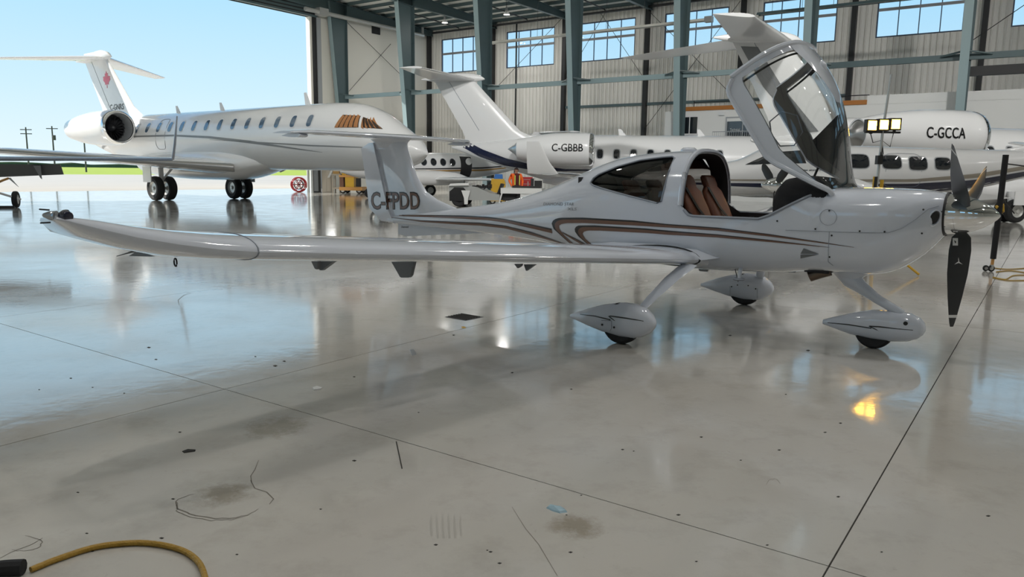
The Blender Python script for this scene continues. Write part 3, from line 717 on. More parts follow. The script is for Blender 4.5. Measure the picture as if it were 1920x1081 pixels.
# panel lines, oil door and fasteners on the cowl
def line_px(pts, r, name, m, parent=DA, cast_=fcast):
    q = []
    for (a, b), (c, d) in zip(pts[:-1], pts[1:]):
        for k in range(8): q.append(cast_(a + (c - a) * k / 8, b + (d - b) * k / 8))
    q.append(cast_(*pts[-1])); q = [p for p in q if p is not None]
    return MB().tube(q, r, 4).build(name, m, parent)
line_px([(1473, 431), (1555, 434), (1620, 436), (1665, 436), (1690, 428), (1715, 412), (1740, 392), (1760, 386)], .0022, 'cowl_seam', 'seal')
line_px([(1555, 434), (1553, 470), (1553, 490), (1562, 497)], .0022, 'cowl_seam', 'seal')
line_px([(1553 + 16 * math.cos(t), 407 + 15 * math.sin(t)) for t in arc(16)], .0018, 'oil_door', 'seal')
for px, py in ((1457.5, 414), (1529, 429), (1555, 395), (1612, 433), (1559.6, 441), (1658.6, 434), (1555.6, 481), (1731, 393), (1728, 437), (1764, 397)):
    p = fcast(px, py)
    if p is not None:
        n_v = (p - Vector((p.x, 0, 1.1))).normalized(); MB().tube([p, p + n_v * .003], .008, 8).build('fastener', 'black', DA)
# cowl air inlet (starboard and port), triangular vent
for px0, sg in ((1750, 1), (1750, -1)):
    c = on_s(1751, 408, .235); c.y *= sg
    d = Vector((.55, -.83 * sg, .0)).normalized()
    m_ = MB(); up = Vector((.25, 0, .97)); side_ = d.cross(up).normalized(); rs = []
    for rr, dd in ((1.25, .015), (1.0, .02), (.85, -.03), (.6, -.08)):
        rs.append([c + d * dd + side_ * (.040 * rr * math.cos(t)) + up * (.062 * rr * math.sin(t)) for t in [2 * math.pi * k / 18 for k in range(18)]])
    inlet = m_.rings(rs, False).build('cowl_inlet', 'paint_da', DA)
    MB().add([c + d * .012 + side_ * (.034 * math.cos(2 * math.pi * k / 18)) + up * (.054 * math.sin(2 * math.pi * k / 18)) for k in range(18)], [tuple(range(18))]).build('inlet_mouth', 'black', inlet)
for tri in ([(1507, 465), (1536, 475.5), (1501, 475)], [(1501, 477), (1536, 476.5), (1501, 484)]):
    q = [fcast(*p) for p in tri]; MB().add(q, [(0, 1, 2)]).build('side_vent', 'flap_grey', DA, 0, False)
# ventral fin and tail fin with rudder
def xz(px, py): p = on_s(px, py, 0); return (p.x, p.z)
MB().prism([xz(748, 419), xz(748, 438.5), xz(764, 442.5), xz(910, 436.5), xz(910, 433), xz(800, 421)], .03).build('ventral_fin', 'paint_da', DA, 30)
def fin_loft(rows, name, m, parent, blunt=False):
    rs = []
    for z, xle, xte, t in rows:
        ch = xle - xte; ring = []; n = 10; xs = [(1 - math.cos(math.pi * k / n)) / 2 for k in range(n + 1)]
        for q in reversed(xs): ring.append((xle - q * ch, (naca(q, 1.0) if not blunt else .1 * (1 - q)) * t, z))
        for q in xs[1:-1]: ring.append((xle - q * ch, -(naca(q, 1.0) if not blunt else .1 * (1 - q)) * t, z))
        rs.append(ring)
    mb = MB().rings(rs); return mb, mb.build(name, m, parent, 40)
def hx(z): return lerp_table([(.79, -4.64), (.907, -4.75), (1.947, -5.08)], z)[0]
fin_mb, fin = fin_loft([(.80, -4.30, hx(.80), .09), (.95, -3.25, hx(.95), .12), (1.05, -3.42, hx(1.05), .13), (1.155, -3.80, hx(1.155), .13), (1.262, -4.03, hx(1.262), .125), (1.463, -4.21, hx(1.463), .115), (1.85, -4.40, hx(1.85), .10), (1.98, -4.42, hx(1.98), .095)], 'fin', 'paint_da', DA)
rud_mb = MB(); rs = []
for z, xte in ((.795, -4.72), (.815, -4.98), (.995, -5.24), (1.30, -5.285), (1.86, -5.40), (1.935, -5.22)):
    xh = hx(z) - .006; rs.append([(xh, .045, z), (xte, .004, z), (xte, -.004, z), (xh, -.045, z)])
rud_mb.rings(rs); rudder = rud_mb.build('rudder', 'paint_da', DA, 30)
fr = MB(); fr.add(fin_mb.v, fin_mb.f); fr.add(rud_mb.v, rud_mb.f); finbvh = bvh_of(fr)
t1 = text_px('C-FPDD', caster(finbvh, .004), 696.5, 359, 788.5, 393, -1.5, 'registration_outline', 'black_stripe', DA, .035, 0)
t2 = text_px('C-FPDD', caster(finbvh, .007), 698, 361, 787, 391.5, -1.5, 'registration', 'brown_stripe', DA, .005, 0)
t3 = text_px('Diamond', caster(bvh_of(MB().prism([xz(748, 419), xz(748, 438.5), xz(764, 442.5), xz(910, 436.5), xz(910, 433), xz(800, 421)], .03)), .004), 753, 423, 766, 427, 0, 'maker_lettering', 'black_stripe', DA, .01)
# horizontal tail
ht = wing_loft([((-4.74, -1.65, 2.0), .42, .09, (0, 0, 1)), ((-4.54, -1.45, 2.005), .60, .10, (0, 0, 1)), ((-4.36, -.25, 2.0), .78, .10, (0, 0, 1)), ((-4.33, 0, 1.995), .80, .11, (0, 0, 1)), ((-4.36, .25, 2.0), .78, .10, (0, 0, 1)), ((-4.54, 1.42, 2.005), .60, .10, (0, 0, 1)), ((-4.70, 1.60, 2.0), .42, .09, (0, 0, 1))])
hto = ht.build('tailplane', 'paint_da', DA, 40)
for sg in (1, -1):
    wing_loft([((-4.66, sg * 1.46, 1.965), .40, .16, (0, 0, 1)), ((-4.66, sg * 1.58, 1.965), .40, .16, (0, 0, 1))]).build('elevator_horn', 'paint_da', hto)
fl_ = MB(); fl_.rings([[(-4.75 + .42 * math.cos(t) * k, .10 * math.sin(t) * k2, z) for t in [2 * math.pi * q / 20 for q in range(20)]] for z, k, k2 in ((1.84, .78, .35), (1.93, .85, .5), (1.985, 1.0, 1.0))], False)
fl_.build('tail_fairing', 'paint_da', DA)
# wings, winglets
for sg in (1, -1):
    up = Vector((0, -sg * .085, 1))
    secs = [((.42, sg * .42, .715), 1.30, .16, up), ((.34, sg * .60, .735), 1.20, .155, up), ((.30, sg * 1.0, .77), 1.14, .15, up), ((.12, sg * 3.2, .952), 1.02, .155, up), ((-.04, sg * 5.10, 1.11), .90, .165, up)]
    if sg < 0: secs[0] = ((.40, sg * .42, .715), 1.30, .16, up)
    wm = wing_loft(secs, 16); wo_ = wm.build('wing', 'paint_da', DA, 40)
    tips = [(5.10, 1.11, -.04, .90, .165, .085), (5.30, 1.135, -.075, .86, .175, .16), (5.48, 1.168, -.125, .80, .185, .28), (5.66, 1.21, -.18, .70, .185, .38), (5.82, 1.26, -.245, .58, .17, .45), (5.92, 1.295, -.30, .36, .12, .46), (5.96, 1.305, -.33, .20, .10, .46)]
    tp = wing_loft([((x, sg * y, z), c_, t_, (0, -sg * s_, 1), lerp_table([(5.1, 0), (5.30, 1.5), (5.48, 4), (5.82, 5), (5.96, 2)], y)[0]) for y, z, x, c_, t_, s_ in tips], 16); to = tp.build('wing_tip', 'paint_da', DA, 40)
    jr = wing_loft([((-.035, sg * (5.10 - .003), 1.109), .905, .172, up), ((-.035, sg * (5.10 + .003), 1.110), .905, .172, up)], 16); jr.build('tip_joint', 'seal', to)
    # lights at the tip
    cp = Vector((-.375, sg * 5.945, 1.315))
    MB().lathe([(0, .036), (.022, .028), (.032, 0), (.026, -.03), (0, -.035)], cp + Vector((.035, -sg * .03, .0)), 'x', 16).build('nav_light', 'nav_lens', to)
    MB().tube([cp + Vector((-.0, sg * .0, .0)), cp + Vector((-.02, sg * .018, .002)), cp + Vector((-.05, sg * .035, .003))], [.026, .022, .010], 10).build('strobe_light', 'lens_clear', to)
    for dz in (.028, -.03): MB().tube([cp + Vector((-.02, sg * .02, dz)), cp + Vector((-.055, sg * .05, dz * 1.1))], .004, 5).build('static_wick', 'black', to)
    # tie-down ring, hinge fairings, pitot-ish stubs
    def mir(p): return Vector((p.x, p.y if sg < 0 else -p.y, p.z))
    c = mir(on_s(329, 491.5, 5.25)); MB().tube([c + Vector((.016 * math.cos(t), 0, .022 * math.sin(t))) for t in arc(14)], .005, 6, False).build('tie_down_ring', 'black', wo_)
    MB().tube([mir(on_s(*q, 5.5)) for q in ((253, 470), (240, 474), (219, 480))], [.008, .004, .002], 6).build('tip_vane', 'black', to)
    for s_, pts in ((5.35, [(251, 479), (263, 472), (292, 480)]), (4.1, [(590, 489), (597, 503), (601, 504), (602, 489)]), (4.05, [(603, 489), (605, 505), (609, 506), (632, 489)]), (3.3, [(739, 490), (755, 518), (758, 519.5), (771, 519.5), (775, 516), (781, 490)]), (2.2, [(968, 494), (974, 502), (980, 498), (981, 494)]), (2.15, [(986, 495), (990, 507), (1007, 495)])):
        q = [mir(on_s(*k, s_)) for k in pts]; n = len(q); m_ = MB()
        m_.add(q + [p + Vector((0, .03 * sg, 0)) for p in q], [tuple(range(n)), tuple(range(2 * n - 1, n - 1, -1))] + [(a, (a + 1) % n, n + (a + 1) % n, n + a) for a in range(n)])
        m_.build('hinge_fairing', 'flap_grey', wo_, 0)
    # root fairing seam
    wb_ = bvh_of(fus)
fs = wing_loft([((.352, -.598, .735), 1.22, .170, (0, .085, 1)), ((.352, -.610, .7355), 1.22, .170, (0, .085, 1))], 16); fs.build('wing_root_seal', 'black', DA)
# wing root fillet
for sg in (1, -1):
    rs = [[(x, sg * y, z) for x, y, z in r_] for r_ in ([(.62, .40, .80), (.30, .42, .90), (-.2, .42, .93), (-.7, .42, .90), (-1.1, .36, .85)], [(.50, .52, .76), (.28, .54, .83), (-.2, .54, .85), (-.7, .52, .82), (-1.0, .46, .78)], [(.36, .62, .735), (.26, .62, .80), (-.2, .62, .825), (-.6, .62, .79), (-.88, .6, .74)])]
    MB().rings(rs, False, False).build('root_fillet', 'paint_da', DA, 60)
# spinner and propeller
SPZ = 1.245
sp_ = MB(); sp_.lathe([(.172, 2.29), (.17, 2.33), (.160, 2.41), (.138, 2.49), (.105, 2.56), (.066, 2.62), (.03, 2.66), (.012, 2.674), (0, 2.678)], (0, 0, SPZ), 'x', 40); spo = sp_.build('spinner', 'chrome', DA, 60)
MB().lathe([(.186, 2.283), (.186, 2.30), (.16, 2.30)], (0, 0, SPZ), 'x', 40).build('spinner_gap', 'black', DA)
for k in range(10):
    t = 2 * math.pi * k / 10; c = Vector((2.305, .171 * math.cos(t), SPZ + .171 * math.sin(t))); MB().tube([c, c + Vector((0, .004 * math.cos(t), .004 * math.sin(t)))], .006, 6).build('spinner_screw', 'steel_bare', spo)
def blade(angle, name='propeller_blade'):
    rs = []; tab = [(.10, .060, .050, 60), (.15, .075, .045, 52), (.19, .150, .034, 60), (.30, .182, .026, 56), (.50, .180, .019, 49), (.70, .138, .013, 42), (.84, .094, .010, 37), (.92, .060, .008, 35), (.955, .034, .005, 35)]
    for r, ch, th, tw in tab:
        ring = []; tw = R(tw)
        for q in range(14):
            t = 2 * math.pi * q / 14; a = ch * .5 * math.cos(t); b = th * .5 * math.sin(t)
            y_ = a * math.cos(tw) - b * math.sin(tw); x_ = -a * math.sin(tw) + b * math.cos(tw)
            ring.append((2.415 + x_, y_, r))
        rs.append(ring)
    m_ = MB().rings(rs); M = Matrix.Translation((0, 0, SPZ)) @ Matrix.Rotation(angle, 4, 'X')
    m_.v = [tuple(M @ Vector((v_[0], v_[1], v_[2]))) for v_ in m_.v]; o = m_.build(name, 'blade', DA, 50)
    for r, ch, th, tw, mt in ((.865, .090, .0125, 36.5, 'white_mark'),):
        ring = []
        for rr in (r - .012, r + .012):
            ring.append([tuple(M @ Vector((2.415 - (ch * .5 * math.cos(t)) * math.sin(R(tw)) + th * .5 * math.sin(t) * math.cos(R(tw)), ch * .5 * math.cos(t) * math.cos(R(tw)) - th * .5 * math.sin(t) * math.sin(R(tw)), rr))) for t in [2 * math.pi * q / 14 for q in range(14)]])
        MB().rings(ring, False).build('tip_band', mt, o)
    MB().lathe([(.055, .10), (.055, .15), (.035, .17)], (2.415, 0, 0), 'z', 14)
    return o, bvh_of(m_)
bl, blb = blade(R(178)); blade(R(55)); blade(R(-65))
cb = caster(blb, .002)
q = [cb(*p) for p in ((1786, 446), (1796, 446), (1796, 460), (1786, 460))]
if all(q): MB().add(q, [(0, 1, 2, 3)]).build('blade_label', 'white_mark', bl, 0, False)
for a in (90, 210, 330):
    q = [cb(1797 + 1.5 * math.cos(R(a + 90)), 491 - 1.5 * math.sin(R(a + 90))), cb(1797 - 1.5 * math.cos(R(a + 90)), 491 + 1.5 * math.sin(R(a + 90))), cb(1797 + 9 * math.cos(R(a)), 491 - 9 * math.sin(R(a)))]
    if all(q): MB().add(q, [(0, 1, 2)]).build('blade_emblem', 'white_mark', bl, 0, False)
# landing gear
def spat(tab, cy, name, parent):
    rs = []
    for x, zb, zt, w_ in tab:
        zc = (zb + zt) / 2; rs.append([(x, cy + w_ * sgnpow(math.cos(t), .8), zc + (zt - zb) / 2 * sgnpow(math.sin(t), .85)) for t in [2 * math.pi * k / 24 for k in range(24)]])
    mb = MB().rings(rs); return mb, mb.build(name, 'paint_da', parent, 45)
MT = [(-.58, .165, .20, .02), (-.50, .15, .235, .05), (-.35, .115, .295, .085), (-.20, .085, .345, .105), (0, .062, .385, .115), (.12, .065, .385, .112), (.22, .095, .36, .098), (.29, .14, .31, .072), (.325, .185, .265, .04), (.337, .21, .24, .012)]
for sg in (1, -1):
    leg = MB(); rs = []
    for (x, y, z, ch, th) in ((.315, sg * .78, .70, .17, .03), (.29, sg * 1.05, .60, .15, .03), (.22, sg * 1.28, .44, .11, .026), (.16, sg * 1.40, .32, .085, .024), (.10, sg * 1.46, .20, .07, .02)):
        rs.append([(x + ch * .5 * math.cos(t), y + th * .5 * math.sin(t), z + .3 * th * math.sin(t)) for t in [2 * math.pi * k / 12 for k in range(12)]])
    leg.rings(rs); leg.build('main_gear_leg', 'paint_da', DA, 45)
    sm, so = spat(MT, sg * 1.416, 'wheel_spat', DA); sb = bvh_of(sm)
    wheel((-.01, sg * 1.416, .19), .19, .13, DA, .4)
    if sg < 0:
        sc_ = caster(sb, .003)
        for top, bot in (([(1088, 588.5), (1115, 591), (1145, 598)], [(1088, 589.5), (1115, 593), (1145, 600.5)]), ([(1143, 591), (1150, 591.5), (1175, 595), (1207, 601)], [(1143, 593), (1150, 594), (1175, 597.5), (1207, 602)]), ([(1140, 592), (1146, 597), (1152, 601)], [(1143, 592), (1149, 597), (1154, 601)])):
            m_ = ribbon(sc_, top, bot, 0, 12, 1)
            if m_.f: m_.build('spat_stripe', 'black_stripe', so, 0, False)
        line_px([(1128, 600), (1147, 601), (1147, 615), (1144, 620)], .003, 'spat_hatch', 'seal', so, sc_)
        for px, py in ((1152, 613), (1129.5, 608)):
            p = sc_(px, py)
            if p is not None: MB().tube([p, p + Vector((0, -.006, 0))], .010, 8).build('spat_fastener', 'black', so)
    else:
        for px, py in ((1372, 537), (1417, 541), (1372, 557), (1416, 562), (1383, 534), (1403, 535)):
            p = caster(sb, .002)(px, py)
            if p is not None: MB().tube([p, p + Vector((0, -.004, 0))], .008, 8).build('spat_fastener', 'black', so)
        line_px([(1369, 536), (1369, 556), (1373, 561)], .002, 'spat_hatch', 'seal', so, caster(sb, .002)); line_px([(1420, 540), (1420, 560)], .002, 'spat_hatch', 'seal', so, caster(sb, .002))
NT = [(1.345, .16, .205, .015), (1.42, .145, .235, .05), (1.60, .10, .305, .085), (1.78, .085, .355, .10), (1.95, .085, .365, .105), (2.08, .105, .36, .10), (2.16, .14, .33, .08), (2.20, .18, .29, .05), (2.215, .22, .25, .015)]
sm, so = spat(NT, 0, 'nose_wheel_spat', DA); sc_ = caster(bvh_of(sm), .003)
wheel((1.80, 0, .165), .165, .11, DA, .4)
for top, bot in (([(1552, 604), (1590, 607), (1634, 614)], [(1552, 605), (1590, 609), (1634, 616)]), ([(1630, 610), (1650, 611), (1680, 615), (1712, 618)], [(1630, 612), (1650, 613.5), (1680, 616.5), (1712, 619)]), ([(1628, 611), (1640, 617), (1648, 620)], [(1632, 611), (1644, 617), (1648, 620.5)])):
    m_ = ribbon(sc_, top, bot, 0, 12, 1)
    if m_.f: m_.build('spat_stripe', 'black_stripe', so, 0, False)
p = sc_(1698, 606)
if p is not None: MB().tube([p + Vector((0, .004, 0)), p + Vector((0, -.004, 0))], .018, 14).build('tow_hole', 'black', so)
nl = MB(); rs = []
for (x, z, ch, wd) in ((1.50, .72, .24, .10), (1.56, .62, .18, .085), (1.66, .545, .12, .06), (1.80, .455, .085, .045), (2.02, .345, .075, .04)):
    d = Vector((.87, 0, -.5)); nrm = Vector((.5, 0, .87))
    rs.append([Vector((x, wd * math.cos(t), z)) + nrm * (ch * .5 * math.sin(t)) for t in [2 * math.pi * k / 14 for k in range(14)]])
nl.rings(rs).build('nose_gear_leg', 'paint_da', DA, 50)
MB().rings([[(x, .16 * math.cos(t) * k, z) for x, z, t in [(x0 + .20 * math.sin(t) * k, z0, t) for t in [2 * math.pi * q / 16 for q in range(16)]]] for x0, z0, k in ((1.55, .70, 1.0), (1.55, .66, .75), (1.54, .62, .5))], True).build('nose_gear_fairing', 'paint_da', DA)
mat('exhaust_metal', (.16, .12, .09), .4, metal=.8)
# belly: exhaust, step, antennas, flap stubs
MB().tube([(1.42, -.16, .70), (1.34, -.18, .67), (1.25, -.20, .625)], [.055, .055, .05], 14, False).build('exhaust_pipe', 'exhaust_metal', DA)
MB().tube([(1.40, -.16, .70), (1.26, -.197, .63)], [.045, .045], 12).build('exhaust_bore', 'black', DA)
BX('exhaust_recess', 'dark_int', 1.22, 1.43, -.26, -.04, .672, .70, DA)
p0 = on_s(1389, 497, .38); p1 = on_s(1386, 523, .46)
st_ = MB(); st_.tube([p0 + Vector((0, .03, .03)), p0, p1], [.024, .022, .018], 10); sto = st_.build('boarding_step', 'paint_da', DA)
MB().lathe([(0, -.012), (.05, -.01), (.06, 0), (.05, .01), (0, .012)], p1, 'z', 16).build('step_tread', 'seal', sto); MB().lathe([(0, 0), (.045, 0), (.045, .012), (0, .012)], p0, 'z', 14).build('step_flange', 'black', sto)
MB().tube([on_s(1378, 503, .36), on_s(1384, 528, .40)], .004, 5).build('belly_antenna', 'black', DA)
for px, w_, hh in ((1308, .09, .045), (1400, .05, .03), (1470, .12, .05)):
    p = on_s(px, 503, .05); MB().prism([(p.x - w_, p.z + .05), (p.x + w_, p.z + .05), (p.x + w_ * .5, p.z - hh), (p.x - w_ * .5, p.z - hh)], .02, 'xz', .1).build('belly_fin', 'paint_grey', DA, 0)
# rear canopy hoop rim
hoop = [(.085, -q[1], q[2]) for q in fus_half(.09, False) if q[2] > 1.2]; hoop += [(x, -y, z) for x, y, z in reversed(hoop)]
MB().tube([Vector(p) for p in hoop], .024, 8).build('hoop_frame', 'paint_da', DA)
MB().tube([Vector((p[0] + .022, p[1] * .985, p[2] - .008)) for p in hoop], .010, 8).build('hoop_seal', 'seal', DA)
rim = [(x, -fus_half(x, True)[-1][1], sill(x)) for x in frange(.13, 1.42, 26)]
for sg in (1, -1): MB().tube([Vector((x, y * sg, z)) for x, y, z in rim], .014, 6).build('sill_rim', 'seal', DA)
MB().lathe([(0, .035), (.06, .03), (.085, .01), (.09, -.02)], (-.13, 0, 1.79), 'z', 18).build('roof_antenna', 'paint_da', DA)
bl_ = MB().prism([(-.86, 1.72), (-.66, 1.74), (-.72, 1.90), (-.80, 1.90)], .014)
# cockpit interior
BX('cockpit_floor', 'dark_int', -.75, 1.35, -.38, .38, .74, .78, DA)
BX('aft_bulkhead', 'dark_int', -1.25, -1.21, -.38, .38, .75, 1.50, DA)
for sg in (1, -1):
    m_ = MB(); rs = []
    for x in frange(.12, 1.3, 10):
        h = fus_half(x, True); rs.append([(p[0], sg * max(p[1] - .03, 0), p[2] + .0) for p in h[15:]])
    m_.rings(rs, False, False).build('side_lining', 'dark_int', DA)
def seat(cy, x, z, w_, h, name='seat'):
    s_ = MB(); rs = []
    for q, (wq, th) in ((0, (.9, .09)), (.15, (1.0, .12)), (.5, (1.0, .12)), (.75, (.85, .10)), (.82, (.55, .085)), (.87, (.60, .09)), (.96, (.58, .085)), (1.0, (.45, .05))):
        c = Vector((x - .26 * q * h / .6, cy, z + h * q)); rs.append([c + Vector((th * .5 * sgnpow(math.cos(t), .6), w_ * .5 * wq * sgnpow(math.sin(t), .5), 0)) for t in [2 * math.pi * k / 20 for k in range(20)]])
    o = s_.rings(rs).build(name, 'leather', DA, 50)
    c_ = MB(); rs = []
    for xx, zz, sc in ((x - .02, z + .03, .8), (x, z + .05, .95), (x + .25, z + .09, 1), (x + .46, z + .10, .95), (x + .5, z + .06, .8)):
        rs.append([(xx, cy + w_ * .5 * sc * sgnpow(math.cos(t), .5), zz - .02 + .06 * sgnpow(math.sin(t), .6)) for t in [2 * math.pi * k / 16 for k in range(16)]])
    c_.rings(rs).build('seat_cushion', 'leather', o, 50); return o
for cy in (.25, -.25):
    s0 = seat(cy, .25, .88, .42, .66)
    MB().rings([[(x, cy + yy + d, z) for d in (-.025, .025)] + [(x + .006, cy + yy + d, z) for d in (.025, -.025)] for x, yy, z in ((.06, -.16, 1.42), (.17, -.10, 1.22), (.26, -.02, 1.08), (.34, .10, .97))]).build('seat_belt', 'black', s0)
    seat(cy, -.42, .88, .46, .60, 'rear_seat')
MB().tube([(.72, -.25, .76), (.70, -.25, 1.0), (.69, -.25, 1.16)], [.014, .012, .02], 8).build('control_stick', 'black', DA)
MB().tube([(.74, .25, .76), (.72, .25, 1.0), (.71, .25, 1.16)], [.014, .012, .02], 8).build('control_stick', 'black', DA)
# instrument panel hood: black padded block across the cockpit
m_ = MB(); rs = []
for x, zb, zt, w_ in ((.955, .90, 1.36, .44), (.965, .88, 1.46, .47), (1.02, .88, 1.525, .49), (1.15, .9, 1.55, .49), (1.30, .95, 1.535, .48), (1.42, 1.1, 1.47, .46)):
    zc = (zb + zt) / 2; rs.append([(x, w_ * sgnpow(math.cos(t), .45), zc + (zt - zb) / 2 * sgnpow(math.sin(t), .5)) for t in [2 * math.pi * k / 28 for k in range(28)]])
m_.rings(rs).build('instrument_hood', 'black_soft', DA, 50)
# raised canopy
CC = Vector((.90, 0, 1.157)); CO = Vector((.92, 0, 1.70)); TH = R(56.5)
def opn(p):
    d = Vector(p) - CC; return Vector((CO.x + d.x * math.cos(TH) + d.z * math.sin(TH), d.y, CO.z - d.x * math.sin(TH) + d.z * math.cos(TH)))
CT = [(.06, .575, 1.81), (.3, .575, 1.83), (.6, .57, 1.805), (.9, .56, 1.71), (1.15, .545, 1.585), (1.35, .51, 1.475), (1.48, .42, 1.44)]
def csill(x): return min(sill(x), lerp_table(CT, x)[1] - .005)
def cpt(x, t, shrink=0.0, clamp=True):                # t: 0 starboard sill .. 180 port sill
    w_, zt = smooth_table(CT, x); zs = min(sill(max(x, .10)), zt - .004)
    c, s_ = math.cos(R(t)), math.sin(R(t)); p = .72
    return (x, -(w_ - shrink) * sgnpow(c, p), zs + (zt - shrink - zs) * sgnpow(max(s_, 0), p))
XS = frange(.08, 1.46, 60); TS = frange(0, 180, 72)
def is_roof(x, t): return x < .08 + .30 * max(0, math.sin(R(t))) ** .5 * (1 if 30 < t < 150 else .3)
gl, rf = MB(), MB()
for i in range(len(XS) - 1):
    for j in range(len(TS) - 1):
        xm, tm = (XS[i] + XS[i + 1]) / 2, (TS[j] + TS[j + 1]) / 2
        tgt = rf if (xm < .15 or tm < 7 or tm > 173 or xm > 1.415) else gl
        tgt.add([opn(cpt(XS[a], TS[b], 0)) for a, b in ((i, j), (i + 1, j), (i + 1, j + 1), (i, j + 1))], [(0, 1, 2, 3)])
gl.build('canopy_glass', 'canopy_glass', DA, 60)
rr = []
for x in frange(.10, .70, 30):
    wt = 3 + 27 * (1 - ((x - .1) / .6) ** 1.2); rr.append([opn(cpt(x, 90 - wt + 2 * wt * k / 14, -.004)) for k in range(15)])
MB().rings(rr, False, False).build('canopy_roof', 'paint_da', DA, 60)
c = opn(cpt(.34, 90, -.004)); MB().lathe([(0, .03), (.03, .02), (.05, 0), (.06, -.02)], c, 'x', 14).build('roof_latch_bump', 'paint_da', DA)
cf = rf.build('canopy_frame', 'paint_da', DA, 50)
bake(cf, None, .035, 'far_dark')
cf.data.polygons.foreach_set('use_smooth', [True] * len(cf.data.polygons)); cf.data.set_sharp_from_angle(angle=R(50))
edge = [opn(cpt(x, 0)) for x in reversed(XS)] + [opn(cpt(.08, t)) for t in TS[1:]] + [opn(cpt(x, 180)) for x in XS[1:]]
MB().tube(edge, .024, 8).build('canopy_rim', 'paint_da', DA)
inr = [opn(cpt(x, 7, .02)) for x in reversed(frange(.19, 1.40, 24))] + [opn(cpt(.18, t, .02)) for t in frange(8, 172, 40)] + [opn(cpt(x, 173, .02)) for x in frange(.19, 1.40, 24)]
MB().tube(inr, .010, 6).build('canopy_seal', 'dark_int', cf)
# dark storm-window frame on the far side, black sun cover, inner strap loop
cv = MB()
rows = [[opn(cpt(x, t, .03)) for x in frange(.70 + .35 * abs((t - 135) / 45) ** 2 * (1 if t < 135 else .2), 1.40, 12)] for t in frange(88, 178, 16)]
cv.rings(rows, False, False).build('sun_cover', 'black_soft', cf, 60)
lp = [opn(cpt(x, t, .05)) for x, t in ((.62, 10), (.60, 22), (.70, 34), (.85, 34), (.92, 20), (.86, 9), (.72, 7), (.62, 10))]
MB().tube(lp, .006, 6).build('pull_cord', 'seal', cf)
MB().tube([opn((1.05, .35, 1.25)), Vector((1.0, .35, 1.40)), Vector((1.05, .35, 1.2))], .012, 6).build('gas_strut', 'black', DA)
for k in range(2):
    t = text_mb('Technical', 0, .0); w_ = (du1 - du0) / 2; t.v = [(du0 + w_ * (k + .22 + .62 * a), OV - .066, dz0 + (dz1 - dz0) * (.42 + .12 * b)) for a, b, _ in t.v]
    t.build('door_lettering', 'propane', ob, 0, False)
# ================================================================== JETS AND TURBOPROPS
def nacelle(parent, x_in, x_out, cy, cz, r, name='engine_nacelle', m='paint', fan=True):
    L = x_in - x_out
    prof = [(r * .80, x_in - .015 * L), (r * .86, x_in), (r * .93, x_in - .02 * L), (r * .99, x_in - .10 * L), (r, x_in - .30 * L), (r * .97, x_in - .50 * L), (r * .84, x_in - .75 * L), (r * .66, x_in - .93 * L), (r * .60, x_out), (r * .54, x_out + .01), (r * .5, x_out + .3)]
    mb = MB(); mb.lathe(prof, (0, cy, cz), 'x', 40); n_o = mb.build(name, m, parent, 50)
    MB().lathe([(r * .79, x_in - .05 * L), (r * .80, x_in - .016 * L), (r * .86, x_in + .002), (r * .935, x_in - .018 * L), (r * .965, x_in - .045 * L)], (0, cy, cz), 'x', 40).build('inlet_lip', 'chrome', n_o, 60)
    MB().lathe([(r * .79, x_in - .03 * L), (r * .76, x_in - .16 * L), (r * .76, x_in - .22 * L)], (0, cy, cz), 'x', 32).build('inlet_duct', 'paint_grey', n_o, 60)
    MB().lathe([(r * .77, x_in - .215 * L), (0, x_in - .216 * L)], (0, cy, cz), 'x', 32).build('fan_disc', 'black', n_o)
    if fan:
        xf = x_in - .17 * L; f_ = MB()
        for k in range(22):
            t = 2 * math.pi * k / 22; e1 = Vector((0, math.cos(t), math.sin(t))); e2 = Vector((0, -math.sin(t), math.cos(t))); c = Vector((xf, cy, cz))
            f_.add([c + e1 * r * .22 - e2 * .03, c + e1 * r * .22 + e2 * .05 - Vector((.1, 0, 0)), c + e1 * r * .75 + e2 * .12 - Vector((.12, 0, 0)), c + e1 * r * .75 - e2 * .01], [(0, 1, 2, 3)])
        f_.build('fan_blades', 'blade', n_o, 0, False)
        MB().lathe([(r * .23, xf - .03), (r * .15, xf + .12), (.0, xf + .26)], (0, cy, cz), 'x', 20).build('fan_spinner', 'blade', n_o)
    MB().lathe([(r * .52, x_out + .02), (r * .3, x_out - .15), (0, x_out - .5)], (0, cy, cz), 'x', 24).build('exhaust_cone', 'steel_bare', n_o)
    return mb, n_o
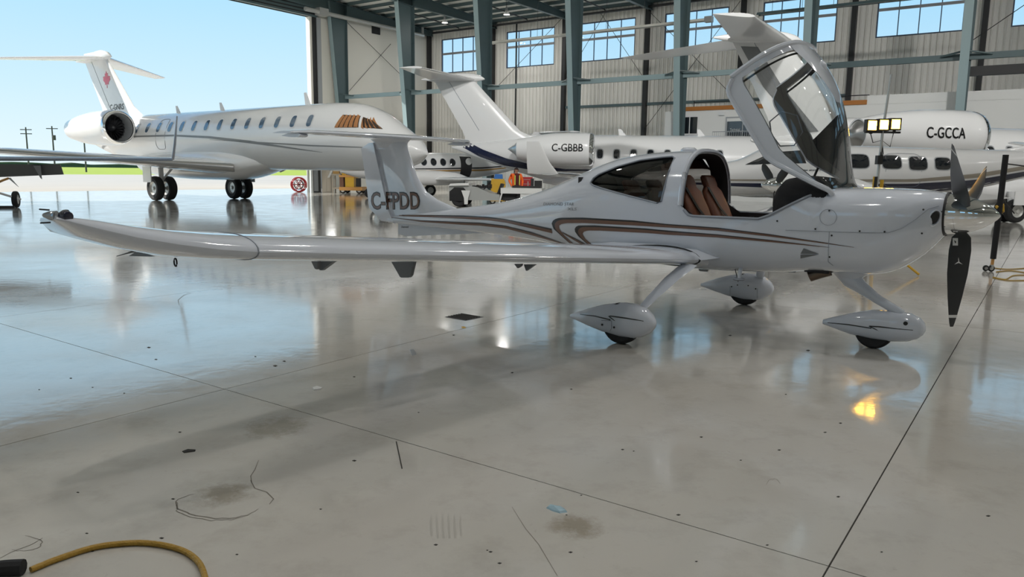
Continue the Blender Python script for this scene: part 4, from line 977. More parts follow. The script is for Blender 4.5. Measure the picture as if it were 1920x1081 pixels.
def jet(name, loc, rz, label, P):
    J = empty(name, loc, rz, label, 'aircraft')
    fb = body_loft(P['body'], 60, 36); fo_ = fb.build('fuselage', 'paint', J, 50); bv = bvh_of(fb)
    if 'belly' in P: body_loft(P['belly'], 20, 28, .8).build('belly_fairing', 'paint', J, 50)
    for sg in (1, -1):
        W = P['wing']; n = len(W)
        secs = [((x, sg * y, z), c_, t_, (0, -sg * dh, 1)) for x, y, z, c_, t_, dh in W]
        wo_ = wing_loft(secs).build('wing', P.get('wingmat', 'paint'), J, 45)
        a, b = W[0], W[-2] if 'winglet' in P else W[-1]
        le = [Vector((x + .01, sg * y, z)) for x, y, z, c_, t_, dh in W]
        MB().tube([p - Vector((.03, 0, 0)) for p in le], [w_[4] * w_[3] * .25 for w_ in W], 8).build('leading_edge', 'steel_bare', wo_, 60)
        if 'winglet' in P: wing_loft([((x, sg * y, z), c_, .08, (0, -sg, .15)) for x, y, z, c_ in P['winglet']]).build('winglet', 'paint', J, 45)
        N = P['nac']; nm, no = nacelle(J, N[0], N[1], sg * N[2], N[3], N[4])
        bvn = bvh_of(nm)
        if sg < 0 and 'reg_nac' in P:
            g = P['reg_nac']; text_side(g[0], bvn, g[1], g[2], g[3], g[4], -1, 'registration', 'black_stripe', no, .012, .0)
        wing_loft([((N[0] - .9, sg * (P['fr'] * .72), N[3] - .05), N[0] - N[1] - 1.2, .10, (0, 0, 1)), ((N[0] - 1.2, sg * (N[2] - N[4] * .8), N[3] + .0), N[0] - N[1] - 1.8, .10, (0, 0, 1))]).build('pylon', 'paint', J)
        H = P['hstab']
        wing_loft([((x, sg * y, z), c_, t_, (0, -sg * .03, 1)) for x, y, z, c_, t_ in H]).build('tailplane', 'paint', J, 45)
    fm = MB(); rs = []
    for z, xle, xte, t in P['fin']:
        ch = xle - xte; ring = []; n = 10; xs = [(1 - math.cos(math.pi * k / n)) / 2 for k in range(n + 1)]
        for q in reversed(xs): ring.append((xle - q * ch, naca(q, t) * ch, z))
        for q in xs[1:-1]: ring.append((xle - q * ch, -naca(q, t) * ch, z))
        rs.append(ring)
    fm.rings(rs); fin_ = fm.build('fin', 'paint', J, 45); bf = bvh_of(fm)
    fr0, fr1 = P['fin'][-3], P['fin'][-1]
    rl_ = [side_cast(bf, fr0[2] + (fr0[1] - fr0[2]) * .30 + ((fr1[2] + (fr1[1] - fr1[2]) * .30) - (fr0[2] + (fr0[1] - fr0[2]) * .30)) * k / 10, fr0[0] + (fr1[0] - fr0[0]) * k / 10, -1, .003) for k in range(11)]
    rl_ = [p for p in rl_ if p is not None]
    if len(rl_) > 2: MB().tube(rl_, .012, 4).build('rudder_line', 'seal', fin_)
    if 'bullet' in P: body_loft(P['bullet'], 16, 16).build('tail_bullet', 'paint', J, 50)
    for (x, z, w_, h_) in P['windows']:
        for sg in (-1, 1):
            m_ = patch(bv, x, z, w_ + .09, h_ + .09, sg, .008); 
            if m_:
                f_ = m_.build('cabin_window', 'paint_dull' if P.get('lightrim') else 'paint_grey', J, 0, False); patch(bv, x, z, w_, h_, sg, .014).build('window_glass', P.get('winmat', 'jet_window'), f_, 0, False)
    for quad in P.get('cockpit', []):
        for sg in (-1, 1):
            m_ = ribbon(bv, quad[0], quad[1], sg, 8, 4, .012)
            if m_.f:
                g = m_.build('cockpit_window', P.get('ckmat', 'dark_glass'), J, 0, False)
                if 'shade' in P:
                    for k in range(5):
                        ms = ribbon(bv, [(quad[0][0][0] + (quad[0][-1][0] - quad[0][0][0]) * (k + .06) / 5, quad[0][0][1]), (quad[0][0][0] + (quad[0][-1][0] - quad[0][0][0]) * (k + .84) / 5, quad[0][-1][1])], [(quad[1][0][0] + (quad[1][-1][0] - quad[1][0][0]) * (k + .06) / 5, quad[1][0][1]), (quad[1][0][0] + (quad[1][-1][0] - quad[1][0][0]) * (k + .84) / 5, quad[1][-1][1])], sg, 2, 4, .018)
                        if ms.f: ms.build('window_shade', 'sunshade_orange', g, 0, False)
    for nm, top, bot, mt in P.get('stripes', []):
        for sg in (-1, 1):
            m_ = ribbon(bv, top, bot, sg, 60, 3, .008)
            if m_.f: m_.build(nm, mt, J, 0, False)
    for nm, top, bot, mt in P.get('fin_stripes', []):
        for sg in (-1, 1):
            m_ = ribbon(bf, top, bot, sg, 24, 3, .008)
            if m_.f: m_.build(nm, mt, fin_, 0, False)
    for g in P.get('fin_text', []): text_side(g[0], bf, g[1], g[2], g[3], g[4], -1, 'registration', g[5], fin_, .01, 0)
    for x, y, r, wd, zt in P['gear']:
        for sg in ((-1, 1) if y else (1,)):
            g = MB().tube([(x, sg * y, r), (x - .05, sg * y, zt)], [.09, .12], 10).build('gear_strut' if y else 'nose_gear_strut', 'paint_dull', J)
            MB().tube([(x, sg * y - wd * 1.3, r), (x, sg * y + wd * 1.3, r)], .07, 8).build('axle', 'hub', g)
            BX('gear_door', 'paint', x - .35, x + .35, sg * (y + wd * 1.9) - .02, sg * (y + wd * 1.9) + .02, r * 1.5, zt, g) if y else None
            MB().tube([(x - .1, sg * y, r * 1.5), (x + .7, sg * y * .9, zt)], .05, 6).build('drag_brace', 'paint_dull', g)
            for q in (-1, 1): wheel((x, sg * y + q * wd * .85, r), r, wd, J)
    for x, h_ in P.get('antennas', []):
        zc, hw, u_, d_ = smooth_table(P['body'], x); zt = zc + u_; MB().prism([(x, zt - .03), (x - .35, zt - .03), (x - .42, zt + h_), (x - .28, zt + h_)], .03).build('blade_antenna', 'paint_dull', J, 0)
    return J, bv, bf
# large business jet half outside the door
GB = [(-12.6, 3.60, .05, .05, .05), (-11.4, 3.48, .40, .40, .40), (-9, 3.22, .86, .86, .86), (-6, 2.97, 1.22, 1.22, 1.22), (-3, 2.84, 1.35, 1.35, 1.35), (0, 2.84, 1.35, 1.35, 1.35), (9, 2.84, 1.35, 1.35, 1.35), (10.6, 2.83, 1.34, 1.34, 1.34), (11.8, 2.77, 1.28, 1.27, 1.27), (12.7, 2.66, 1.14, 1.06, 1.12), (13.7, 2.46, .86, .70, .86), (14.5, 2.29, .50, .38, .50), (14.97, 2.17, .06, .05, .06)]
wins = [(-4.6 + 1.03 * k, 3.42, .30, .46) for k in range(15)]
GJ, gbv, gbf = jet('business_jet', (-15.2, 37.2, 0), R(-36.7), 'large white business jet with a red maple leaf on its fin', dict(
    body=GB, belly=[(-5.5, 1.75, .3, .2, .2), (-3.5, 1.75, 1.3, .5, .6), (0, 1.75, 1.5, .7, .78), (3.5, 1.75, 1.45, .7, .72), (5.6, 1.85, 1.0, .4, .4), (7.0, 1.9, .2, .1, .1)], fr=1.35,
    wing=[(4.6, 1.2, 1.55, 6.2, .12, .06), (2.6, 3.3, 1.72, 4.3, .11, .06), (-6.3, 13.6, 2.55, 1.35, .10, .10)], winglet=[(-6.3, 13.6, 2.55, 1.35), (-7.0, 14.2, 3.2, 1.0), (-7.7, 14.5, 4.3, .6)],
    nac=(-3.4, -8.3, 2.12, 3.42, .86), hstab=[(-8.6, .0, 7.35, 3.0, .10), (-9.0, .4, 7.35, 2.8, .10), (-11.6, 4.85, 6.98, 1.2, .09)],
    fin=[(3.9, -4.6, -9.6, .06), (4.25, -5.3, -9.5, .07), (4.7, -6.1, -9.6, .08), (7.55, -8.9, -11.4, .09), (7.75, -9.1, -11.3, .07)],
    bullet=[(-12.3, 7.4, .03, .03, .03), (-11, 7.42, .16, .22, .2), (-9.4, 7.5, .2, .32, .24), (-8.6, 7.45, .16, .22, .2), (-8.2, 7.4, .03, .03, .03)],
    windows=wins, winmat='jet_window', lightrim=True, ckmat='cockpit_glass', shade=True,
    cockpit=[([(11.55, 3.60), (12.35, 3.54)], [(11.35, 3.12), (12.5, 3.10)]), ([(12.47, 3.50), (12.88, 3.37)], [(12.6, 3.10), (13.42, 3.04)])],
    stripes=[('cheat_line', [(-8.5, 2.55), (-6, 2.92), (-3.5, 3.06), (0, 3.05), (3, 2.93), (6, 2.70), (8.5, 2.42), (10.5, 2.2)], [(-8.5, 2.45), (-6, 2.80), (-3.5, 2.98), (0, 2.97), (3, 2.83), (6, 2.58), (8.5, 2.36), (10.5, 2.19)], 'stripe_grey'),
             ('cheat_line', [(3, 2.78), (7, 2.62), (10, 2.48), (13.5, 2.36)], [(3, 2.77), (7, 2.57), (10, 2.43), (13.5, 2.34)], 'stripe_grey')],
    fin_text=[('C-GNRS', -8.5, -6.9, 4.55, 4.85, 'stripe_grey')],
    gear=[(0, 2.03, .56, .36, 1.55), (12.5, 0, .38, .22, 1.6)], antennas=[(-1.6, .35), (2.2, .35), (8.4, .5)]))
leafpts = [(0, -1), (.06, -1), (.06, -.55), (.45, -.62), (.38, -.42), (.85, -.02), (.72, .06), (.80, .36), (.52, .30), (.48, .42), (.24, .14), (.36, .72), (.18, .62), (0, 1)]
leafpts = leafpts + [(-x, z) for x, z in reversed(leafpts[:-1]) if x > 0] + [(-.06, -1)]
lv = [side_cast(gbf, -8.62 + .5 * x, 6.2 + .46 * z, -1, .012) for x, z in leafpts]
ctr = side_cast(gbf, -8.62, 6.2, -1, .012)
if all(p is not None for p in lv): MB().add(lv + [ctr], [(i, (i + 1) % len(lv), len(lv)) for i in range(len(lv))]).build('maple_leaf', 'red_leaf', GJ, 0, False)
dr = patch(gbv, .6, 3.25, .75, 1.45, -1, .004, .5)
lo_ = [side_cast(gbv, -1.2 + .42 * sgnpow(math.cos(t), .4), 3.1 + .72 * sgnpow(math.sin(t), .4), -1, .006) for t in arc(28)]
MB().tube([p for p in lo_ if p], .012, 4).build('exit_outline', 'stripe_grey', GJ)
# mid-size twin-jets
CB = [(-9.3, 2.75, .04, .04, .04), (-8.2, 2.62, .30, .30, .30), (-6.4, 2.42, .72, .74, .70), (-4.2, 2.18, 1.12, 1.12, 1.08), (-2, 2.08, 1.32, 1.32, 1.30), (0, 2.06, 1.34, 1.34, 1.32), (4.5, 2.06, 1.34, 1.34, 1.32), (6.2, 2.04, 1.30, 1.30, 1.28), (7.4, 1.96, 1.14, 1.10, 1.10), (8.3, 1.84, .90, .72, .88), (9.2, 1.72, .56, .42, .55), (9.75, 1.64, .25, .2, .25), (9.9, 1.62, .03, .03, .03)]
def challenger(loc, rz, label, reg, stripe, nac, regx, hs, wx=0.0):
    st = []
    fs_ = [] if stripe else [('grey_band', [(-9.9, 5.9), (-9.0, 4.6), (-7.4, 3.0)], [(-9.3, 5.9), (-8.3, 4.6), (-6.7, 3.0)], 'stripe_grey')]
    return jet('business_jet', loc, rz, label, dict(body=CB, belly=[(-4.5, 1.2, .3, .2, .2), (-2.5, 1.15, 1.3, .5, .5), (0.5, 1.12, 1.45, .6, .58), (3, 1.15, 1.3, .5, .5), (4.8, 1.25, .4, .2, .2)], fr=1.34,
        wing=[(3.6 + wx, 1.2, 1.05, 4.2, .12, .05), (1.9 + wx, 2.8, 1.12, 3.0, .11, .05), (-2.7 + wx * 1.4, 9.0, 1.50, 1.2, .10, .08)], winglet=[(-2.7 + wx * 1.4, 9.0, 1.50, 1.2), (-3.0 + wx * 1.4, 9.25, 1.9, .9), (-3.4 + wx * 1.4, 9.4, 2.7, .5)],
        nac=nac, reg_nac=(reg, regx[0], regx[1], nac[3] - .10, nac[3] + .24),
        hstab=[(-8.0, .0, 6.12, 2.4, .10), (-8.2, .35, 6.12, 2.25, .10), hs],
        fin=[(2.9, -3.9, -8.6, .06), (3.25, -5.0, -8.6, .075), (3.6, -5.75, -8.75, .085), (6.05, -8.1, -10.2, .10), (6.3, -8.45, -10.1, .07)],
        bullet=[(-10.9, 6.15, .03, .03, .03), (-10, 6.17, .13, .18, .16), (-8.6, 6.22, .17, .24, .2), (-7.9, 6.2, .12, .16, .16), (-7.6, 6.15, .03, .03, .03)],
        windows=[(-1.6 + .80 * k, 2.45, .28, .42) for k in range(8)], winmat='dark_glass', stripes=st, fin_stripes=fs_,
        cockpit=[([(7.0, 2.72), (7.6, 2.68)], [(6.95, 2.34), (7.9, 2.34)]), ([(7.7, 2.66), (8.0, 2.56)], [(8.0, 2.34), (8.7, 2.24)])],
        gear=[(0, 1.55, .42, .26, 1.1), (7.9, 0, .30, .16, 1.0)], antennas=[(-.4, .3), (3.4, .3)]))
def from_fin(px, py, z, hd, xfin):                    # place a jet by the px of its fin top and its heading
    d = ray(px, py); t = (z - CAMH) / d.z; p = CAMP + d * t; f_ = Vector((math.cos(R(hd)), math.sin(R(hd)), 0)); q = p - f_ * xfin; return (q.x, q.y, 0)
CJ, cbv, cbf = challenger(from_fin(851, 141, 6.35, -10, -9.2), R(-10), 'white twin-jet with a dark swoosh and the letters C-GBBB on its engine', 'C-GBBB', True, (-1.85, -5.5, 2.02, 2.62, .80), (-3.75, -2.3), (-9.85, 3.35, 6.30, 1.15, .09))
CJI = (Matrix.Translation(CJ.location) @ Matrix.Rotation(R(-10), 4, 'Z')).inverted(); cjc = CJI @ CAMP
def cjcast(px, py):
    d = (CJI.to_3x3() @ ray(px, py)).normalized(); best = None
    for b in (cbv, cbf):
        h = b.ray_cast(cjc, d)
        if h[0] is not None and (best is None or h[3] < best[1]): best = (h[0] - d * .02, h[3])
    return best[0] if best else None
m_ = ribbon(cjcast, [(842, 218), (856, 242), (874, 264), (905, 280), (950, 297), (1000, 309), (1060, 317), (1130, 318)], [(842, 221), (851, 252), (865, 274), (898, 293), (945, 310), (1000, 319), (1060, 321), (1130, 319.8)], 0, 70, 3)
if m_.f: m_.build('dark_swoosh', 'navy', CJ, 0, False)
challenger(from_fin(1425, 66, 6.3, 10, -9.2), R(10), 'white twin-jet with the letters C-GCCA on its engine', 'C-GCCA', False, (-2.2, -6.6, 2.02, 2.92, .88), (-4.65, -3.27), (-11.6, 4.3, 6.0, 1.3, .09), 2.4)
# twin turboprops
def twin(name, loc, rz, label, P):
    J = empty(name, loc, rz, label, 'aircraft')
    fb = body_loft(P['body'], 50, 32, P.get('pw', .9)); fb.build('fuselage', 'paint', J, 50); bv = bvh_of(fb)
    for sg in (1, -1):
        wo_ = wing_loft([((x, sg * y, z), c_, t_, (0, -sg * .09, 1)) for x, y, z, c_, t_ in P['wing']]).build('wing', 'paint', J, 45)
        N = P['nac']
        no = body_loft([(N[1], N[3] - .1, .12, .1, .1), (N[1] + .8, N[3] - .05, .34, .3, .34), (N[0] - 1.2, N[3], .38, .36, .42), (N[0] - .25, N[3], .30, .3, .34), (N[0], N[3], .20, .2, .2)], 20, 20).build('engine_nacelle', 'paint', J, 50)
        for v_ in (no.data,):
            v_.transform(Matrix.Translation((0, sg * N[2], 0)))
        MB().lathe([(.20, N[0]), (.19, N[0] + .10), (.12, N[0] + .30), (.04, N[0] + .42), (0, N[0] + .44)], (0, sg * N[2], N[3]), 'x', 20).build('spinner', 'chrome', no, 60)
        for k in range(P['blades']):
            t = 2 * math.pi * k / P['blades'] + (.5 if P['blades'] == 4 else math.pi / 6); e1 = Vector((0, math.cos(t), math.sin(t))); e2 = Vector((.5, -math.sin(t), math.cos(t))).normalized(); c = Vector((N[0] + .12, sg * N[2], N[3])); rs = []
            for r, ch in ((.15, .05), (.35, .10), (.6, .10), (.85, .08), (.95, .03)): rs.append([c + e1 * r + e2 * (ch * math.cos(q)) + e1.cross(e2) * (.012 * math.sin(q)) for q in [2 * math.pi * i / 8 for i in range(8)]])
            MB().rings(rs).build('propeller_blade', 'black', no, 50)
        wing_loft([((x, sg * y, z), c_, .10, (0, 0, 1)) for x, y, z, c_ in P['hstab']]).build('tailplane', 'paint', J, 45)
        g = P['gear'][0]; wheel((g[0], sg * g[1], g[2]), g[2], .22, J); MB().tube([(g[0], sg * g[1] + sg * .15, g[2]), (g[0], sg * g[1] + sg * .15, g[3])], .05, 8).build('gear_strut', 'paint_dull', J)
    g = P['gear'][1]; wheel((g[0], 0, g[2]), g[2], .18, J); MB().tube([(g[0], .13, g[2]), (g[0] - .1, .1, g[3])], .045, 8).build('nose_gear_strut', 'paint_dull', J)
    rs = []
    for z, xle, xte, t in P['fin']:
        ch = xle - xte; n = 8; xs = [(1 - math.cos(math.pi * k / n)) / 2 for k in range(n + 1)]
        rs.append([(xle - q * ch, naca(q, t) * ch, z) for q in reversed(xs)] + [(xle - q * ch, -naca(q, t) * ch, z) for q in xs[1:-1]])
    MB().rings(rs).build('fin', 'paint', J, 45)
    for (x, z, w_, h_, p_) in P['windows']:
        for sg in (-1, 1):
            m_ = patch(bv, x, z, w_ + .05, h_ + .05, sg, .005, p_)
            if m_: f_ = m_.build('cabin_window', 'paint_grey', J, 0, False); patch(bv, x, z, w_, h_, sg, .009, p_).build('window_glass', 'dark_glass', f_, 0, False)
    for quad in P['cockpit']:
        for sg in (-1, 1):
            m_ = ribbon(bv, quad[0], quad[1], sg, 8, 4, .008)
            if m_.f: m_.build('cockpit_window', 'dark_glass', J, 0, False)
    for nm, top, bot, mt in P['stripes']:
        for sg in (-1, 1):
            m_ = ribbon(bv, top, bot, sg, 40, 3, .005)
            if m_.f: m_.build(nm, mt, J, 0, False)
    return J, bv
CQ = [(-6.2, 2.15, .05, .05, .05), (-4.5, 2.0, .30, .28, .28), (-2.5, 1.78, .55, .52, .52), (-.5, 1.66, .70, .66, .64), (2.2, 1.66, .71, .68, .64), (3.1, 1.62, .69, .66, .60), (3.8, 1.54, .62, .42, .54), (4.6, 1.47, .52, .33, .47), (5.5, 1.38, .36, .24, .34), (6.05, 1.32, .16, .12, .16), (6.2, 1.30, .03, .03, .03)]
p = atY(1672, 330, 20.2)
TJ, tbv = twin('turboprop_aircraft', (p.x - .28, p.y, 0), R(183), 'white twin turboprop with navy and grey side stripes and square windows', dict(body=CQ, wing=[(3.0, .5, 1.05, 2.3, .15), (2.8, 2.2, 1.12, 2.0, .14), (2.3, 6.5, 1.2, 1.2, .12)], nac=(3.6, 1.2, 2.15, 1.32), blades=3,
    hstab=[(-4.9, .1, 2.3, 1.3), (-5.3, 2.7, 2.6, .8)], fin=[(2.2, -2.6, -6.0, .04), (2.5, -4.3, -6.2, .07), (3.9, -5.6, -6.7, .07)], gear=[(1.6, 2.15, .36, 1.2), (4.6, 0, .28, 1.1)],
    windows=[(.98, 1.93, .52, .34, .5), (.12, 1.92, .50, .33, .5), (-.58, 1.90, .48, .33, .5), (-1.25, 1.90, .42, .30, .5)],
    cockpit=[([(2.45, 2.18), (2.95, 2.14)], [(2.35, 1.86), (3.05, 1.84)]), ([(3.05, 2.16), (3.25, 2.08)], [(3.12, 1.84), (3.85, 1.80)]), ([(1.7, 2.08), (2.2, 2.10)], [(1.7, 1.84), (2.25, 1.84)])],
    stripes=[('grey_stripe', [(-6, 2.22), (-4, 1.95), (-2.2, 1.66), (-.5, 1.50), (2, 1.46), (5.5, 1.42)], [(-6, 2.12), (-4, 1.85), (-2.2, 1.55), (-.5, 1.43), (2, 1.40), (5.5, 1.39)], 'stripe_beige'), ('navy_stripe', [(-6, 2.08), (-4, 1.80), (-2.2, 1.50), (-.5, 1.385), (2, 1.345), (5.5, 1.34)], [(-5.8, 2.04), (-4, 1.68), (-2.2, 1.29), (-.5, 1.10), (2, 1.20), (5.5, 1.30)], 'navy')]))
text_side('CONQUEST II', tbv, 2.75, 1.95, 1.62, 1.70, 1, 'model_lettering', 'navy', TJ, .006, .0)
lo_ = [side_cast(tbv, -.2 + .48 * sgnpow(math.cos(t), .3), 1.72 + .42 * sgnpow(math.sin(t), .3), 1, .005) for t in arc(28)]
MB().tube([q for q in lo_ if q], .005, 4).build('door_outline', 'seal', TJ)
KA = [(-7.0, 2.35, .05, .05, .05), (-5, 2.15, .35, .35, .35), (-2.5, 1.9, .66, .64, .64), (0, 1.8, .74, .74, .74), (3, 1.8, .74, .74, .74), (4, 1.72, .68, .62, .68), (5.2, 1.55, .45, .38, .45), (6.2, 1.45, .06, .05, .06)]
p = atY(838, 320, 44)
KJ, kbv = twin('turboprop_aircraft', (p.x, p.y, 0), R(180 + 28), 'white twin turboprop with round windows, gold stripe and open cabin door', dict(body=KA, pw=1.0, wing=[(2.2, .5, 1.1, 2.4, .15), (2.0, 2.6, 1.08, 1.9, .14), (1.0, 7.6, 1.15, 1.0, .12)], nac=(3.6, -.2, 2.6, 1.2), blades=4,
    hstab=[(-6.0, .1, 3.9, 1.4), (-6.6, 2.6, 3.9, .9)], fin=[(2.3, -3.2, -6.6, .05), (2.7, -4.5, -6.7, .08), (3.95, -5.7, -7.0, .08)], gear=[(0, 2.6, .36, 1.2), (4.6, 0, .28, 1.2)],
    windows=[(-.05 + .58 * k, 2.02, .34, .40, 1.0) for k in range(6)], cockpit=[([(4.1, 2.28), (4.5, 2.18)], [(4.0, 1.95), (4.9, 1.9)])],
    stripes=[('black_stripe', [(-4.2, 1.95), (-2, 1.78), (1, 1.68), (5, 1.58)], [(-4.0, 1.88), (-2, 1.70), (1, 1.62), (5, 1.55)], 'black_stripe'), ('gold_stripe', [(-3.8, 1.82), (-2, 1.66), (1, 1.58), (5, 1.52)], [(-3.6, 1.74), (-2, 1.56), (1, 1.49), (5, 1.49)], 'gold')]))
m_ = ribbon(kbv, [(-.55, 2.36), (-1.25, 2.34)], [(-.55, 1.14), (-1.25, 1.22)], 1, 8, 14, .012)
do_ = m_.build('cabin_doorway', 'dark_int', KJ, 0, False)
q = side_cast(kbv, -1.05, 2.08, 1, .03)
if q: MB().lathe([(0, 0), (.2, 0), (.2, .03), (0, .03)], q, 'y', 18).build('doorway_disc', 'office_white', do_)
# jet at the left edge: wing, winglet, flap and wheel in view, body beyond the frame
tipw = atY(318, 301, 17.5)
LJ = empty('business_jet', (tipw.x - 7.4, tipw.y + 3.0, 0), R(-69.6), 'business jet at the left edge showing a silver wing with upright winglet', 'aircraft')
LM = Matrix.Translation(LJ.location) @ Matrix.Rotation(R(-69.6), 4, 'Z'); LI = LM.inverted()
def LL(px, py, Y): return LI @ atY(px, py, Y)
mat('wing_silver', (.22, .27, .36), .25, metal=.1)
a = LL(322, 299, 17.5); b = LL(-330, 296, 17.2)
def seg(t): return a + (b - a) * t
rs = []
W_ = MB()
for t, ch, th in ((0, .75, .07), (.35, 1.15, .10), (1.0, 1.9, .14)):
    c = seg(t); ring = []
    dirc = (LI.to_3x3() @ Vector((-.35, .94, 0))).normalized()
    for q in range(20):
        x = (1 - math.cos(math.pi * min(q, 20 - q) / 10)) / 2; y_ = naca(x, th / ch) * ch * (1 if q <= 10 else -1); ring.append(c + dirc * (x * ch) + Vector((0, 0, y_ + .03 * x)))
    rs.append(ring)
W_.rings(rs).build('wing', 'wing_silver', LJ, 45)
wl_ = [LL(322, 299, 17.5), LL(326, 270, 17.55), LL(331, 217, 17.7)]; rs = []
for c, ch, th in zip(wl_, (.75, .62, .35), (.05, .045, .03)):
    d1 = dirc; d2 = d1.cross(Vector((0, 0, 1))).normalized(); rs.append([c + d1 * (ch * (1 - math.cos(t)) / 2) + d2 * (th * .5 * math.sin(t)) for t in [2 * math.pi * k / 14 for k in range(14)]])
MB().rings(rs).build('winglet', 'wing_silver', LJ, 45)
f0, f1 = LL(113, 308, 17.9), LL(-330, 306, 17.7); f2, f3 = LL(119, 327, 18.1), LL(-330, 345, 18.1); th = Vector((0, 0, 0)) + dirc * .05
MB().hexa([f0, f1, f1 + th, f0 + th, f2, f3, f3 + th, f2 + th]).build('flap', 'flap_grey', LJ, 0)
for px in (66, -60):
    MB().hexa([LL(px - 4, 310, 17.8), LL(px + 10, 310, 17.8), LL(px + 10, 310, 18.2), LL(px - 4, 310, 18.2), LL(px + 10, 334, 17.85), LL(px + 13, 336, 17.85), LL(px + 13, 336, 18.2), LL(px + 10, 334, 18.2)]).build('flap_fairing', 'paint_grey', LJ, 0)
bx = LI @ atY(-420, 296, 17.2)
fbod = body_loft([(-6, 2.2, .1, .1, .1), (-3, 2.0, .7, .7, .7), (0, 1.9, .85, .85, .85), (5, 1.9, .85, .85, .85), (7, 1.7, .5, .4, .5), (8, 1.5, .05, .05, .05)], 24, 24); fbod.v = [(v_[0] + bx.x, v_[1] + bx.y, v_[2]) for v_ in fbod.v]
fbod.build('fuselage', 'paint', LJ, 50)
g_ = LI @ gnd(31, 389); wheel((g_.x, g_.y, .30), .30, .18, LJ); MB().tube([Vector((g_.x, g_.y + .15, .3)), LL(-40, 350, 26.5)], .04, 8).build('gear_strut', 'paint_dull', LJ)
MB().hexa([LL(14, 333, 26), LL(20, 333, 26), LL(20, 333, 26.05), LL(14, 333, 26.05), LL(33, 349, 26), LL(36, 351, 26), LL(36, 351, 26.05), LL(33, 349, 26.05)]).build('gear_door', 'paint_grey', LJ, 0)
MB().tube([LL(-40, 358, 26), LL(5, 338, 26), LL(16, 334, 26)], .04, 6).build('gear_link', 'amber', LJ)
c_ = gnd(31, 388); ck = empty('wheel_chock', (c_.x, c_.y - 1.0, 0), R(20), 'dark wheel chock in front of the small black wheel', 'chock')
for y in (-.0,): MB().prism([(-.07, 0), (.07, 0), (.03, .09), (-.03, .09)], 1.0, 'yz', 0).build('wedge', 'tyre', ck, 0)
# ================================================================== GROUND EQUIPMENT, PERSON, SMALL THINGS
# tow tractor (long side to the camera, front to the left)
p = gnd(930, 389.5); TR = empty('tow_tractor', (p.x, p.y + .9, 0), R(-8), 'white tow tractor with black seat and open engine cover', 'tractor')
def tp(m_, name, mt, sm=0): return m_.build(name, mt, TR, sm)
# local: x right (rear), -y towards the camera; length 4.1
bd = MB().prism([(-2.0, .30), (-2.0, .90), (-1.9, .97), (-1.15, 1.0), (-1.05, .90), (-.75, .86), (-.2, .62), (.25, .56), (.25, .30)], 1.3, 'xz', 0); tp(bd, 'chassis', 'galv')
tp(MB().prism([(-2.0, .90), (-1.92, 1.0), (-1.1, 1.03), (-1.1, .94)], 1.5, 'xz', 0), 'hood', 'office_white')
tp(MB().prism([(-1.42, .72), (-1.02, .72), (-1.12, .40), (-1.14, .12), (-1.28, .12), (-1.30, .40)], .05, 'xz', -.78), 'front_fender', 'office_white')
eb = MB()
for k in range(14): eb.box(-1.0 + .06 * k, -.95 + .06 * k, -.5 + .05 * (k % 3), -.3 + .07 * (k % 4), .82, .90 + .10 * random.random())
tp(eb, 'engine_parts', 'black')
tp(MB().prism([(.35, .30), (.35, .60), (.42, .66), (.5, .80), (2.05, .80), (2.05, .30)], 1.2, 'xz', .05), 'rear_body', 'dark_int')
BX('rear_fender', 'office_white', .30, 2.08, -.78, .75, .62, .85, TR); BX('rear_panel', 'office_white', 1.15, 2.06, -.75, -.68, .22, .62, TR)
tp(MB().prism([(.20, .15), (.26, .15), (.40, .68), (.34, .68)], .04, 'xz', -.76), 'edge_strip', 'office_white')
tp(MB().prism([(-.30, .50), (.12, .45), (.20, .54), (.36, 1.0), (.26, 1.04), (.10, .60), (-.28, .58)], .5, 'xz', -.3), 'driver_seat', 'black')
tp(MB().tube([(-.55, -.2, .75), (-.35, -.2, .98)], .025, 6), 'steering_column', 'black')
tp(MB().tube([Vector((-.33, -.2, 1.0)) + Vector((.06 * math.cos(t), .18 * math.sin(t), .12 * math.cos(t))) for t in arc(16)], .015, 6, False), 'steering_wheel', 'black')
for x in (-1.55, 1.35, ):
    for y in (-.55, .55): wheel((x, y, .36 if x < 0 else .40), .36 if x < 0 else .40, .26, TR)
BX('deck_rail', 'black', .70, 1.95, -.1, .5, .85, .93, TR)
tp(MB().tube([(-1.35, -.5, 1.0), (-1.35, -.5, 1.15)], .02, 6), 'mirror_post', 'black')
for w_ in [o for o in TR.children if o.name.startswith('tyre')]:
    for h_ in w_.children: h_.data.materials[0] = MATS['dark_int']
for x in (-1.55,): tp(MB().prism([(x - .42, .25), (x - .42, .66), (x - .2, .84), (x + .2, .84), (x + .36, .66), (x + .36, .25)], .04, 'xz', -.66), 'wheel_arch', 'black')
# person standing behind the tractor
pm_ = Vector((.12, 35.2, 0)); PE = empty('person', pm_, R(-72), 'person in an orange safety vest standing behind the white tow tractor', 'person')
me = bpy.data.meshes.new('body'); 
J_ = [((0, 0, .95), .15), ((0, 0, 1.15), .145), ((.0, 0, 1.36), .17), ((0, 0, 1.46), .085), ((.01, 0, 1.53), .065), ((.03, 0, 1.62), .095), ((.02, 0, 1.70), .07),
      ((0, .21, 1.40), .085), ((-.03, .33, 1.14), .058), ((.10, .27, .95), .042), ((.12, .24, .85), .04), ((0, -.21, 1.40), .085), ((-.03, -.33, 1.14), .058), ((.10, -.27, .95), .042), ((.12, -.24, .85), .04),
      ((0, .10, .88), .10), ((.02, .11, .48), .075), ((0, .11, .09), .055), ((.13, .12, .05), .045), ((0, -.10, .88), .10), ((.02, -.11, .48), .075), ((0, -.11, .09), .055), ((.13, -.12, .05), .045)]
